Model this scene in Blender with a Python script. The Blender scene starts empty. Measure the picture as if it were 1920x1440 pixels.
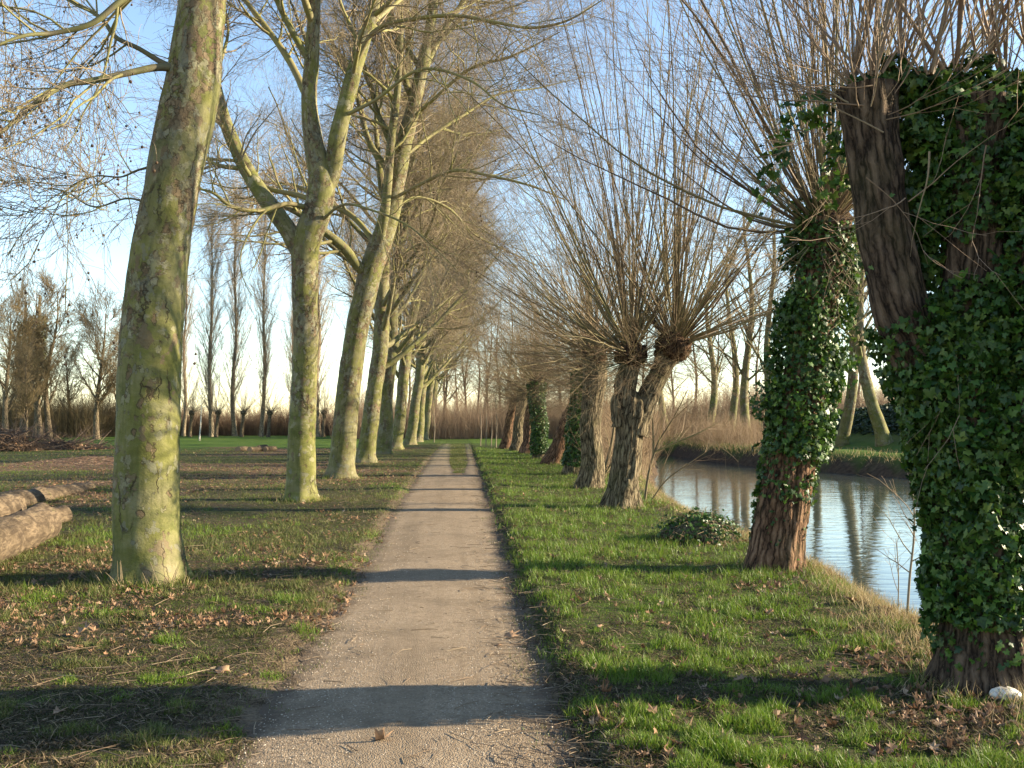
import bpy, math
import numpy as np
from mathutils import Vector

SC = bpy.context.scene
COL = SC.collection
PI = math.pi

# ------------------------------------------------------------------ camera
CAM_H = 1.65
F = 1850.0
YAW = math.atan(98 / F)
PITCH = math.atan(70 / F)
cam = bpy.data.cameras.new('camera')
cam.sensor_width = 36
cam.lens = 36 * F / 1920
cam.clip_start = 0.05
cam.clip_end = 3000
camo = bpy.data.objects.new('camera', cam)
COL.objects.link(camo)
camo.location = (0, 0, CAM_H)
camo.rotation_euler = (PI / 2 + PITCH, 0, -YAW)
SC.camera = camo

_f = np.array([math.sin(YAW) * math.cos(PITCH), math.cos(YAW) * math.cos(PITCH), math.sin(PITCH)])
_r = np.array([math.cos(YAW), -math.sin(YAW), 0.0])
_u = np.cross(_r, _f)


def ray(px, py):
    return _f * F + _r * (px - 960) - _u * (py - 720)


def G(px, py, z=0.0):
    d = ray(px, py)
    t = (z - CAM_H) / d[2]
    return np.array([0, 0, CAM_H]) + d * t


def Q(px, py, Y):
    d = ray(px, py)
    return np.array([0, 0, CAM_H]) + d * (Y / d[1])


# ------------------------------------------------------------------ noise
def _hash(ix, iy, iz, seed):
    h = (ix.astype(np.int64) * 374761393 + iy.astype(np.int64) * 668265263 + iz.astype(np.int64) * 1274126177 + seed * 974634777)
    h = h & 0xFFFFFFFF
    h = ((h ^ (h >> 13)) * 1274126177) & 0xFFFFFFFF
    h = h ^ (h >> 16)
    return (h & 0xFFFFFF) / float(0xFFFFFF)


def vnoise(p, seed=0):
    p = np.asarray(p, dtype=np.float64)
    i = np.floor(p).astype(np.int64)
    f = p - i
    f = f * f * (3 - 2 * f)
    x, y, z = i[..., 0], i[..., 1], i[..., 2]
    fx, fy, fz = f[..., 0], f[..., 1], f[..., 2]

    def L(a, b, t):
        return a + (b - a) * t
    c00 = L(_hash(x, y, z, seed), _hash(x + 1, y, z, seed), fx)
    c10 = L(_hash(x, y + 1, z, seed), _hash(x + 1, y + 1, z, seed), fx)
    c01 = L(_hash(x, y, z + 1, seed), _hash(x + 1, y, z + 1, seed), fx)
    c11 = L(_hash(x, y + 1, z + 1, seed), _hash(x + 1, y + 1, z + 1, seed), fx)
    return L(L(c00, c10, fy), L(c01, c11, fy), fz)


def fbm(p, seed=0, o=4):
    s, a, t = 0, 0.5, 0
    p = np.asarray(p, dtype=np.float64)
    for k in range(o):
        s = s + a * vnoise(p, seed + k * 17)
        t += a
        a *= 0.5
        p = p * 2.03
    return s / t


def n2(x, y, sc, seed=0, o=3):
    return fbm(np.stack([x * sc, y * sc, np.zeros_like(x) + 0.37 * seed], -1), seed, o)


def sstep(a, b, x):
    t = np.clip((x - a) / (b - a), 0, 1)
    return t * t * (3 - 2 * t)


def unit(v):
    return v / np.maximum(np.linalg.norm(v, axis=-1, keepdims=True), 1e-9)


# ------------------------------------------------------------------ mesh building
def link_mesh(name, parts, mats, parent=None, smooth=True, loc=None):
    """parts: list of (verts, faces, material index, dict of per vertex attributes)."""
    V, LI, LS, MI, off, ls = [], [], [], [], 0, 0
    attrs = {}
    tot = sum(len(p[0]) for p in parts)
    for p in parts:
        for k, a in (p[3] or {}).items():
            attrs.setdefault(k, np.zeros((tot,) + a.shape[1:], dtype=np.float32))
    for v, f, mi, at in parts:
        V.append(v)
        f = np.asarray(f)
        LI.append((f + off).ravel())
        LS.append(ls + np.arange(len(f)) * f.shape[1])
        ls += f.size
        MI.append(np.full(len(f), mi) if np.isscalar(mi) else np.asarray(mi))
        for k, a in (at or {}).items():
            attrs[k][off:off + len(v)] = a
        off += len(v)
    V = np.concatenate(V).astype(np.float32)
    LI = np.concatenate(LI).astype(np.int32)
    LS = np.concatenate(LS).astype(np.int32)
    MI = np.concatenate(MI).astype(np.int32)
    me = bpy.data.meshes.new(name)
    me.vertices.add(len(V))
    me.vertices.foreach_set('co', V.ravel())
    me.loops.add(len(LI))
    me.loops.foreach_set('vertex_index', LI)
    me.polygons.add(len(LS))
    me.polygons.foreach_set('loop_start', LS)
    me.polygons.foreach_set('material_index', MI)
    me.polygons.foreach_set('use_smooth', np.full(len(LS), bool(smooth)))
    for k, a in attrs.items():
        if a.ndim == 2:
            at = me.attributes.new(k, 'FLOAT_VECTOR', 'POINT')
            at.data.foreach_set('vector', a.ravel())
        else:
            at = me.attributes.new(k, 'FLOAT', 'POINT')
            at.data.foreach_set('value', a.ravel())
    for m in (mats if isinstance(mats, (list, tuple)) else [mats]):
        me.materials.append(m)
    me.update(calc_edges=True)
    o = bpy.data.objects.new(name, me)
    COL.objects.link(o)
    if parent is not None:
        o.parent = parent
    if loc is not None:
        o.location = loc
    return o


def tag(o, label=None, cat=None, group=None, kind=None):
    if label:
        o['label'] = label
    if cat:
        o['category'] = cat
    if group:
        o['group'] = group
    if kind:
        o['kind'] = kind
    return o


def empty(name, loc=(0, 0, 0), rz=0.0, sc=1.0):
    o = bpy.data.objects.new(name, None)
    COL.objects.link(o)
    o.location = tuple(float(c) for c in loc)
    o.rotation_euler = (0, 0, rz)
    o.scale = (sc, sc, sc)
    return o


def copy_tree(root):
    r = root.copy()
    COL.objects.link(r)
    for ch in list(root.children):
        c = ch.copy()
        COL.objects.link(c)
        c.parent = r
        for g in list(ch.children):
            d = g.copy()
            COL.objects.link(d)
            d.parent = c
    return r


def quad_index(N, K, S):
    n = np.arange(N)[:, None, None] * (K * S)
    k = np.arange(K - 1)[None, :, None] * S
    s = np.arange(S)[None, None, :]
    s2 = (s + 1) % S
    a = n + k + s
    b = n + k + s2
    c = n + k + S + s2
    d = n + k + S + s
    return np.stack([a, b, c, d], -1).reshape(-1, 4)


def frames(P, ref=None):
    T = np.gradient(P, axis=1)
    T = unit(T)
    if ref is None:
        D = unit(P[:, -1] - P[:, 0])
        ref = np.where(np.abs(D[:, 2:3]) > 0.75, np.array([[1.0, 0.13, 0]]), np.array([[0.1, 0.07, 1.0]]))
        ref = ref[:, None, :]
    else:
        ref = np.asarray(ref)[None, None, :]
    U = unit(np.cross(T, np.broadcast_to(ref, T.shape)))
    W = np.cross(T, U)
    return T, U, W


def tubes(P, R, S, mi=0):
    N, K, _ = P.shape
    T, U, W = frames(P)
    a = np.arange(S) * 2 * PI / S
    ca, sa = np.cos(a), np.sin(a)
    v = P[:, :, None, :] + R[:, :, None, None] * (ca[None, None, :, None] * U[:, :, None, :] + sa[None, None, :, None] * W[:, :, None, :])
    seg = np.linalg.norm(np.diff(P, axis=1), axis=-1)
    l = np.concatenate([np.zeros((N, 1)), np.cumsum(seg, 1)], 1)
    r0 = R[:, :1]
    off = (np.arange(N) * 0.77 % 9)[:, None]
    bk = np.stack([(ca[None, None, :] * r0[:, :, None]) + off[:, :, None] + 0 * l[:, :, None],
                   sa[None, None, :] * r0[:, :, None] + 0 * l[:, :, None],
                   np.repeat((l + off)[:, :, None], S, 2)], -1)
    return (v.reshape(-1, 3), quad_index(N, K, S), mi, {'bk': bk.reshape(-1, 3)})


def spline(ctrl, rad, K):
    ctrl = np.asarray(ctrl, float)
    rad = np.asarray(rad, float)
    n = len(ctrl)
    d = np.linalg.norm(np.diff(ctrl, axis=0), axis=1)
    s = np.concatenate([[0], np.cumsum(d)])
    m = np.gradient(ctrl, s, axis=0) if n > 2 else np.repeat((ctrl[1:] - ctrl[:1]) / d[0], 2, 0)
    q = np.linspace(0, s[-1], K)
    i = np.clip(np.searchsorted(s, q, side='right') - 1, 0, n - 2)
    h = (s[i + 1] - s[i])
    t = (q - s[i]) / h
    t_ = t[:, None]
    h_ = h[:, None]
    P = ((2 * t_**3 - 3 * t_**2 + 1) * ctrl[i] + (t_**3 - 2 * t_**2 + t_) * h_ * m[i]
         + (-2 * t_**3 + 3 * t_**2) * ctrl[i + 1] + (t_**3 - t_**2) * h_ * m[i + 1])
    R = np.interp(q, s, rad)
    return P, R, q


def trunk_part(ctrl, rad, K, S, seed, flare=0.35, flare_h=0.3, nfl=5, lump=0.10, lump_f=1.6, ridge=0.0,
               ridge_f=13.0, ridge_z=1.4, cap=False, sink=0.25, mi=0, fine=0.0, roots=0.35):
    """One bark covered limb or trunk with lumps, root flare and (for willow) deep vertical ridges."""
    ctrl = [np.asarray(c, float) for c in ctrl]
    if sink > 0:
        ctrl = [ctrl[0] - np.array([0, 0, sink])] + ctrl
        rad = [rad[0]] + list(rad)
    P, R, q = spline(ctrl, rad, K)
    T, U, W = frames(P[None], ref=(0.05, 1, 0.02))
    T, U, W = T[0], U[0], W[0]
    a = np.arange(S) * 2 * PI / S
    ca, sa = np.cos(a), np.sin(a)
    R0 = float(np.mean(R))
    v = q - sink
    bk = np.stack([ca[None, :] * R0 + 0 * q[:, None] + seed * 3.1, sa[None, :] * R0 + 0 * q[:, None], np.repeat(v[:, None], S, 1)], -1)
    m = 1 + lump * (fbm(bk * np.array([1.8, 1.8, 1.0]) * lump_f, seed, 3) - 0.5) * 2
    if fine > 0:
        m = m + fine * (fbm(bk * np.array([9, 9, 6]), seed + 5, 3) - 0.5)
    if flare > 0:
        ph = seed * 1.7
        fl = flare * np.exp(-np.maximum(v, 0) / flare_h)[:, None] * (1 + roots * np.cos(nfl * a + ph)[None, :] + 0.6 * roots * np.cos((nfl + 2) * a + 2 * ph)[None, :])
        m = m + fl
    if ridge > 0:
        rn = vnoise(bk * np.array([ridge_f, ridge_f, ridge_z]) + fbm(bk * 3, seed + 9, 2)[..., None] * 1.5, seed + 3)
        rr = np.abs(rn - 0.5) * 2
        m = m + ridge / R0 * (np.clip(rr * 2.2, 0, 1) - 0.7)
    vv = P[:, None, :] + (R[:, None] * m)[..., None] * (ca[None, :, None] * U[:, None, :] + sa[None, :, None] * W[:, None, :])
    verts = vv.reshape(-1, 3)
    faces = quad_index(1, K, S)
    b = bk.reshape(-1, 3)
    parts = [(verts, faces, mi, {'bk': b})]
    if cap:
        top = vv[-1]
        c = top.mean(0) + T[-1] * R[-1] * 0.25
        cv = np.concatenate([top, [c]])
        cf = np.stack([np.arange(S), (np.arange(S) + 1) % S, np.full(S, S)], -1)
        cb = np.concatenate([bk[-1], [bk[-1].mean(0)]])
        parts.append((cv, cf, mi, {'bk': cb}))
    return parts, (P, R)


class Rng:
    def __init__(s, seed):
        s.g = np.random.default_rng(seed)


def grow(g, P, R, n, t0, t1, L, ang, rf, K, jit=0.06, trop=(0, 0, 0.0), tlen=0.45, rtip=0.25, rmin=0.0015, rmax=9, phi0=None, arch=None, rlen=None):
    """n children along every parent polyline; everything at once."""
    N, Kp, _ = P.shape
    M = N * n
    idx = np.repeat(np.arange(N), n)
    t = np.tile((np.arange(n)), N) + g.random(M)
    t = t0 + (t1 - t0) * t / n
    f = t * (Kp - 1)
    i = np.minimum(f.astype(int), Kp - 2)
    fr = (f - i)[:, None]
    A = P[idx, i]
    B = P[idx, i + 1]
    pos = A + (B - A) * fr
    T = unit(B - A)
    rp = R[idx, i] * (1 - fr[:, 0]) + R[idx, i + 1] * fr[:, 0]
    ref = unit(g.normal(size=(M, 3)))
    U = unit(np.cross(T, ref))
    W = np.cross(T, U)
    if phi0 is not None:
        refz = np.broadcast_to(np.array([0.0, 0.05, 1.0]), T.shape)
        U = unit(np.cross(T, refz))
        W = np.cross(T, U)
        ph = g.normal(size=M) * phi0 + PI * (np.arange(M) % 2)
    else:
        ph = np.arange(M) * 2.39996 + g.random(M) * 1.2
    perp = np.cos(ph)[:, None] * U + np.sin(ph)[:, None] * W
    a = g.uniform(ang[0], ang[1], M)
    d = np.cos(a)[:, None] * T + np.sin(a)[:, None] * perp
    ln = g.uniform(L[0], L[1], M) * (1 - tlen * t)
    if rlen is not None:
        ln = ln * rlen[idx]
    r0 = np.clip(rp * rf * g.uniform(0.8, 1.1, M), rmin, rmax)
    pts = [pos]
    tr = np.asarray(trop, float)
    for k in range(K - 1):
        d = d + g.normal(size=(M, 3)) * jit + tr
        if arch is not None:
            d = d + np.array([0, 0, 1.0]) * (arch * (1 - 2 * k / (K - 1)))
        d = unit(d)
        pts.append(pts[-1] + d * (ln / (K - 1))[:, None])
    PP = np.stack(pts, 1)
    kk = np.linspace(0, 1, K)[None, :]
    RR = np.maximum(r0[:, None] * (1 - (1 - rtip) * kk), rmin * 0.7)
    return PP, RR


def resample(lines, K):
    Ps, Rs = [], []
    for P, R in lines:
        P, R, _ = spline(P, R, K)
        Ps.append(P)
        Rs.append(R)
    return np.stack(Ps), np.stack(Rs)


# ------------------------------------------------------------------ materials
class NB:
    def __init__(s, name):
        s.m = bpy.data.materials.new(name)
        s.m.use_nodes = True
        s.t = s.m.node_tree
        s.t.nodes.clear()
        s.out = s.t.nodes.new('ShaderNodeOutputMaterial')
        s.bs = s.t.nodes.new('ShaderNodeBsdfPrincipled')
        s.t.links.new(s.bs.outputs[0], s.out.inputs[0])

    def put(s, sock, val):
        if isinstance(val, bpy.types.NodeSocket):
            s.t.links.new(val, sock)
        elif val is not None:
            if hasattr(sock.default_value, '__len__') and not hasattr(val, '__len__'):
                val = (val,) * len(sock.default_value)
            if hasattr(val, '__len__') and len(val) == 3 and len(sock.default_value) == 4:
                val = tuple(val) + (1,)
            sock.default_value = val

    def nd(s, typ, ins=None, **props):
        n = s.t.nodes.new(typ)
        for k, v in props.items():
            setattr(n, k, v)
        for k, v in (ins or {}).items():
            s.put(n.inputs[k], v)
        return n

    def attr(s, name, out='Vector'):
        return s.nd('ShaderNodeAttribute', attribute_name=name).outputs[out]

    def noise(s, vec, scale, detail=4, rough=0.55, dist=0.0, out=0):
        return s.nd('ShaderNodeTexNoise', {'Vector': vec, 'Scale': scale, 'Detail': detail, 'Roughness': rough, 'Distortion': dist}).outputs[out]

    def vor(s, vec, scale, feature='F1', rnd=1.0):
        return s.nd('ShaderNodeTexVoronoi', {'Vector': vec, 'Scale': scale, 'Randomness': rnd}, feature=feature)

    def ramp(s, fac, stops, interp='LINEAR'):
        n = s.nd('ShaderNodeValToRGB', {'Fac': fac})
        cr = n.color_ramp
        cr.interpolation = interp
        while len(cr.elements) < len(stops):
            cr.elements.new(0.5)
        for e, (p, c) in zip(cr.elements, stops):
            e.position = p
            if not hasattr(c, '__len__'):
                c = (c, c, c)
            e.color = tuple(c) + (1,)
        return n.outputs[0]

    def mix(s, fac, a, b, blend='MIX'):
        n = s.t.nodes.new('ShaderNodeMix')
        n.data_type = 'RGBA'
        n.blend_type = blend
        s.put(n.inputs[0], fac)
        s.put(n.inputs[6], a)
        s.put(n.inputs[7], b)
        return n.outputs[2]

    def math(s, op, a, b=None, clamp=False):
        n = s.t.nodes.new('ShaderNodeMath')
        n.operation = op
        n.use_clamp = clamp
        s.put(n.inputs[0], a)
        if b is not None:
            s.put(n.inputs[1], b)
        return n.outputs[0]

    def vmath(s, op, a, b=None):
        n = s.t.nodes.new('ShaderNodeVectorMath')
        n.operation = op
        s.put(n.inputs[0], a)
        if b is not None:
            s.put(n.inputs[1], b)
        return n.outputs[0]

    def rnd_island(s):
        return s.nd('ShaderNodeNewGeometry').outputs['Random Per Island']

    def objrand(s):
        return s.nd('ShaderNodeObjectInfo').outputs['Random']

    def pos(s):
        return s.nd('ShaderNodeNewGeometry').outputs['Position']

    def bump(s, h, strength, dist):
        return s.nd('ShaderNodeBump', {'Height': h, 'Strength': strength, 'Distance': dist}).outputs[0]

    def done(s, color=None, rough=0.8, normal=None, spec=0.3, **kw):
        s.put(s.bs.inputs['Base Color'], color)
        s.put(s.bs.inputs['Roughness'], rough)
        s.put(s.bs.inputs['Specular IOR Level'], spec)
        if normal is not None:
            s.put(s.bs.inputs['Normal'], normal)
        for k, v in kw.items():
            s.put(s.bs.inputs[k.replace('_', ' ')], v)
        return s.m


def plane_bark(name, flake=0.0, tan=0.0):
    b = NB(name)
    orr = b.objrand()
    bk = b.vmath('ADD', b.attr('bk'), b.math('MULTIPLY', orr, 37.0))
    z = b.nd('ShaderNodeSeparateXYZ', {0: b.attr('bk')}).outputs[2]
    warp = b.noise(bk, 7.0, 5, out=1)
    wv = b.vmath('MULTIPLY', b.vmath('SUBTRACT', warp, (0.5, 0.5, 0.5)), (0.16, 0.16, 0.22))
    wf = b.vmath('MULTIPLY', b.vmath('SUBTRACT', b.noise(bk, 26.0, 4, 0.7, out=1), (0.5, 0.5, 0.5)), (0.09, 0.09, 0.13))
    wb = b.vmath('MULTIPLY', b.vmath('ADD', b.vmath('ADD', bk, wv), wf), (1, 1, 0.42))
    n1 = b.noise(bk, 4.0, 8, 0.65)
    base = b.ramp(n1, [(0.28, (0.085, 0.088, 0.018)), (0.43, (0.138, 0.138, 0.034)), (0.56, (0.182, 0.173, 0.064)), (0.72, (0.235, 0.215, 0.115))])
    tone = b.noise(b.vmath('MULTIPLY', bk, (1, 1, 0.7)), 1.6, 4, 0.55)
    base = b.mix(b.ramp(tone, [(0.46, 0.0), (0.62, 0.75)]), base, (0.21, 0.185, 0.105))
    streak = b.noise(b.vmath('MULTIPLY', bk, (30, 30, 2.6)), 1.0, 4)
    base = b.mix(b.ramp(streak, [(0.45, 0.0), (0.75, 0.7)]), base, (0.085, 0.085, 0.026))
    alg = b.noise(bk, 1.7, 6, 0.7)
    base = b.mix(b.ramp(alg, [(0.54, 0.0), (0.68, 0.8)]), base, (0.055, 0.070, 0.014))
    # rough zones where the old bark still clings: many small brown and cream plates
    zr = b.math('MULTIPLY', b.ramp(b.math('MULTIPLY', z, 0.125), [(0.10, 0.0), (0.45, 1.0)]), 0.10 + flake)
    msk = b.math('ADD', b.noise(b.vmath('MULTIPLY', bk, (1, 1, 0.6)), 2.0, 4, 0.6), zr)
    msk = b.math('ADD', msk, b.math('MULTIPLY', b.math('SUBTRACT', b.noise(bk, 16, 5, 0.7), 0.5), 0.35))
    on = b.ramp(msk, [(0.57, 0.0), (0.64, 1.0)])
    vo = b.vor(wb, 17.0)
    sc = b.nd('ShaderNodeSeparateColor', {0: vo.outputs['Color']})
    rc, rg = sc.outputs[0], sc.outputs[1]
    ed = b.vor(wb, 17.0, 'DISTANCE_TO_EDGE').outputs['Distance']
    inn = b.ramp(ed, [(0.02, 0.0), (0.09, 1.0)])
    pale = b.math('MULTIPLY', b.ramp(rc, [(0.62, 0.0), (0.66, 1.0)]), on)
    brown = b.math('MULTIPLY', b.ramp(rc, [(0.40, 1.0), (0.44, 0.0)]), on)
    brcol = b.ramp(rg, [(0.0, (0.11, 0.07, 0.042)), (0.5, (0.17, 0.115, 0.07)), (1.0, (0.22, 0.16, 0.10))])
    base = b.mix(b.math('MULTIPLY', pale, 0.75), base, b.ramp(rg, [(0.0, (0.21, 0.185, 0.115)), (1.0, (0.31, 0.285, 0.205))]))
    base = b.mix(b.math('MULTIPLY', brown, 0.9), base, brcol)
    crack = b.math('MULTIPLY', b.math('SUBTRACT', 1.0, inn), b.math('MULTIPLY', b.math('MAXIMUM', brown, b.math('MULTIPLY', pale, 0.5)), 1.0))
    base = b.mix(b.math('MULTIPLY', b.math('MULTIPLY', crack, 0.9), b.ramp(b.noise(bk, 20, 3), [(0.42, 0.0), (0.6, 1.0)])), base, (0.035, 0.024, 0.014))
    # lone flakes on the smooth part
    vs = b.vor(b.vmath('MULTIPLY', b.vmath('ADD', bk, b.vmath('MULTIPLY', wv, (0.8, 0.8, 1.2))), (1, 1, 0.45)), 10.0)
    rs = b.nd('ShaderNodeSeparateColor', {0: vs.outputs['Color']}).outputs[1]
    rad = b.math('SUBTRACT', vs.outputs['Distance'], b.math('MULTIPLY', rs, 0.28))
    has = b.ramp(rs, [(0.70, 0.0), (0.71, 1.0)])
    sp = b.math('MULTIPLY', has, b.ramp(b.math('ADD', rad, 0.5), [(0.44, 1.0), (0.48, 0.0)]))
    spd = b.math('MULTIPLY', has, b.ramp(b.math('ADD', rad, 0.5), [(0.44, 0.0), (0.48, 1.0), (0.50, 1.0), (0.56, 0.0)]))
    base = b.mix(b.math('MULTIPLY', sp, 0.85), base, b.mix(b.ramp(rs, [(0.90, 0.0), (0.91, 1.0)]), (0.15, 0.10, 0.06), (0.27, 0.25, 0.165)))
    base = b.mix(b.math('MULTIPLY', spd, 0.7), base, (0.05, 0.036, 0.02))
    # big shed plates with sharp, wandering outlines
    pb = b.vmath('MULTIPLY', b.vmath('ADD', bk, b.vmath('MULTIPLY', wf, (0.35, 0.35, 0.35))), (1, 1, 0.5))
    for off_, sc_, thr, colr, amt in (((3.1, 0, 0), 8.5, 0.625, (0.25, 0.232, 0.14), 0.65), ((0, 7.7, 0), 8.0, 0.635, (0.15, 0.108, 0.066), 0.8), ((0, 0, 5.3), 9.5, 0.645, (0.165, 0.16, 0.115), 0.7)):
        nn = b.math('ADD', b.noise(b.vmath('ADD', pb, off_), sc_, 3, 0.55), b.math('MULTIPLY', zr, 0.35))
        base = b.mix(b.math('MULTIPLY', b.ramp(nn, [(thr, 0.0), (thr + 0.008, 1.0)]), amt), base, colr)
        rim = b.ramp(nn, [(thr - 0.014, 0.0), (thr - 0.004, 1.0), (thr + 0.004, 1.0), (thr + 0.012, 0.0)])
        base = b.mix(b.math('MULTIPLY', rim, b.ramp(b.noise(bk, 9, 3), [(0.45, 0.0), (0.6, 0.75)])), base, (0.045, 0.032, 0.018))
    # long vertical splits
    cr = b.vor(b.vmath('MULTIPLY', b.vmath('ADD', bk, b.vmath('MULTIPLY', wv, (0.8, 0.8, 1))), (1, 1, 0.08)), 5.0, 'DISTANCE_TO_EDGE').outputs['Distance']
    crm = b.math('MULTIPLY', b.ramp(cr, [(0.008, 1.0), (0.026, 0.0)]), b.ramp(b.noise(bk, 2.1, 2), [(0.53, 0.0), (0.6, 1.0)]))
    base = b.mix(b.math('MULTIPLY', crm, 0.8), base, (0.04, 0.027, 0.015))
    # grey bare foot, rubbed clean of algae
    foot = b.math('MULTIPLY', b.ramp(z, [(0.05, 1.0), (0.5, 0.0)]), b.ramp(b.noise(bk, 3.0, 4), [(0.45, 0.0), (0.6, 1.0)]))
    base = b.mix(b.math('MULTIPLY', foot, 0.6), base, (0.23, 0.18, 0.125))
    if tan:
        base = b.mix(b.ramp(n1, [(0.35, tan * 0.6), (0.6, tan)]), base, (0.155, 0.110, 0.068))
    dk = b.ramp(orr, [(0.0, 0.0), (1.0, 0.45)])
    base = b.mix(b.math('MULTIPLY', dk, b.ramp(b.noise(bk, 2.6, 5, 0.6), [(0.40, 0.0), (0.55, 1.0)])), base, (0.07, 0.06, 0.028))
    h = b.math('ADD', b.math('MULTIPLY', b.math('ADD', brown, crm), -0.5), b.math('MULTIPLY', pale, 0.25))
    h = b.math('ADD', h, b.math('MULTIPLY', sp, -0.35))
    h = b.math('ADD', h, b.math('MULTIPLY', crack, -0.5))
    h = b.math('ADD', h, b.math('MULTIPLY', n1, 1.1))
    h = b.math('ADD', h, b.math('MULTIPLY', b.noise(bk, 45, 5, 0.65), 0.35))
    return b.done(base, 0.85, b.bump(h, 0.9, 0.02), 0.2)


def willow_bark(name, dark, mid, light, moss=0.2):
    b = NB(name)
    bk = b.vmath('ADD', b.attr('bk'), b.math('MULTIPLY', b.objrand(), 37.0))
    wv = b.vmath('MULTIPLY', b.vmath('SUBTRACT', b.noise(bk, 6.0, 4, out=1), (0.5, 0.5, 0.5)), (0.07, 0.07, 0.2))
    st = b.vmath('MULTIPLY', b.vmath('ADD', bk, wv), (19, 19, 2.6))
    ed = b.vor(st, 1.0, 'DISTANCE_TO_EDGE').outputs['Distance']
    st2 = b.vmath('MULTIPLY', b.vmath('ADD', bk, wv), (40, 40, 7))
    n = b.noise(st2, 1.0, 5, 0.65)
    n_ = b.noise(b.vmath('MULTIPLY', bk, (90, 90, 30)), 1.0, 4, 0.6)
    k = b.math('ADD', b.math('MULTIPLY', b.ramp(ed, [(0.0, 0.0), (0.34, 1.0)]), 0.38), b.math('ADD', b.math('MULTIPLY', n, 0.75), b.math('MULTIPLY', n_, 0.22)))
    c = b.ramp(k, [(0.46, dark), (0.66, mid), (0.98, light)])
    big = b.noise(bk, 2.0, 5, 0.6)
    c = b.mix(b.ramp(big, [(0.5, 0.0), (0.7, moss * 2)]), c, (0.075, 0.080, 0.026))
    return b.done(c, 0.92, b.bump(k, 1.0, 0.045), 0.12)


def twig_mat(name, cols, rough=0.7, spec=0.3, moss=None):
    b = NB(name)
    r = b.rnd_island()
    c = b.ramp(r, [(i / (len(cols) - 1), cc) for i, cc in enumerate(cols)])
    if moss:
        n = b.noise(b.attr('bk'), 4.0, 4)
        c = b.mix(b.ramp(n, [(0.42, 0.0), (0.56, 1.0)]), c, moss)
    return b.done(c, rough, None, spec)


def leaf_mat(name, cols, rough, spec=0.5, trans=0.15, hue=None):
    b = NB(name)
    r = b.rnd_island()
    c = b.ramp(r, [(i / (len(cols) - 1), cc) for i, cc in enumerate(cols)])
    m = b.done(c, rough, None, spec)
    if trans > 0:
        tr = b.nd('ShaderNodeBsdfTranslucent', {'Color': c})
        mx = b.nd('ShaderNodeMixShader', {0: trans, 1: b.bs.outputs[0], 2: tr.outputs[0]})
        b.t.links.new(mx.outputs[0], b.out.inputs[0])
    return m


M_PLANE = plane_bark('plane_bark')
M_PLIMB = twig_mat('plane_branch_bark', [(0.17, 0.14, 0.065), (0.20, 0.175, 0.08), (0.14, 0.115, 0.055)], moss=(0.19, 0.175, 0.055))
M_PLIMB_SHADE = twig_mat('plane_limb_bark_shaded', [(0.10, 0.085, 0.05), (0.12, 0.10, 0.06)], moss=(0.12, 0.115, 0.045))  # darker copy of the branch bark, shadow side of the limbs put into the colour
M_PTWIG = twig_mat('plane_twig_bark', [(0.17, 0.125, 0.08), (0.25, 0.19, 0.115), (0.21, 0.165, 0.09), (0.14, 0.10, 0.07)])
M_BALL = twig_mat('seed_ball_brown', [(0.06, 0.035, 0.02), (0.09, 0.055, 0.03)])
M_WRED = willow_bark('willow_bark_red', (0.022, 0.013, 0.009), (0.13, 0.072, 0.043), (0.27, 0.165, 0.105), 0.1)
M_WBROWN = willow_bark('willow_bark_brown', (0.018, 0.012, 0.009), (0.085, 0.058, 0.040), (0.18, 0.125, 0.088), 0.1)
M_WGREY = willow_bark('willow_bark_grey', (0.022, 0.017, 0.011), (0.135, 0.105, 0.065), (0.26, 0.21, 0.135), 0.2)
M_WSHOOT = twig_mat('willow_shoot_bark', [(0.12, 0.095, 0.045), (0.22, 0.175, 0.085), (0.09, 0.055, 0.035), (0.17, 0.15, 0.06), (0.14, 0.085, 0.05)])
M_WSHOOT_NEAR = twig_mat('willow_shoot_bark_reddish', [(0.20, 0.13, 0.08), (0.27, 0.19, 0.13), (0.16, 0.10, 0.06), (0.24, 0.19, 0.12)])
M_WTWIG = twig_mat('willow_twig_bark', [(0.16, 0.105, 0.055), (0.21, 0.145, 0.08), (0.13, 0.08, 0.045), (0.18, 0.14, 0.065)])
M_WKNOB = willow_bark('willow_head_bark', (0.018, 0.010, 0.007), (0.07, 0.040, 0.022), (0.14, 0.082, 0.045), 0.1)
M_GREYBARK = willow_bark('far_tree_bark', (0.05, 0.038, 0.026), (0.17, 0.13, 0.085), (0.28, 0.22, 0.14), 0.2)
M_GREYTWIG = twig_mat('far_twig_bark', [(0.23, 0.17, 0.105), (0.30, 0.23, 0.14), (0.19, 0.14, 0.09), (0.26, 0.21, 0.11)])
M_FIELDTWIG = twig_mat('field_tree_twig_bark', [(0.14, 0.105, 0.05), (0.18, 0.135, 0.062), (0.105, 0.08, 0.042), (0.20, 0.135, 0.07)])
M_PALEBARK = twig_mat('pale_stem_bark', [(0.24, 0.19, 0.13), (0.19, 0.145, 0.095)])
M_IVY = leaf_mat('ivy_leaf', [(0.014, 0.038, 0.007), (0.028, 0.074, 0.010), (0.018, 0.052, 0.009), (0.075, 0.150, 0.018), (0.013, 0.033, 0.008), (0.040, 0.095, 0.012), (0.11, 0.16, 0.03), (0.022, 0.060, 0.009)], 0.46, 0.35, 0.22)
M_IVYFAR = leaf_mat('ivy_leaf_far', [(0.05, 0.06, 0.012), (0.08, 0.085, 0.02), (0.04, 0.055, 0.012)], 0.5, 0.4, 0.1)
M_GRASS = leaf_mat('grass_blade', [(0.055, 0.110, 0.008), (0.110, 0.195, 0.012), (0.165, 0.220, 0.026), (0.075, 0.150, 0.010), (0.18, 0.18, 0.05)], 0.5, 0.35, 0.35)
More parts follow.
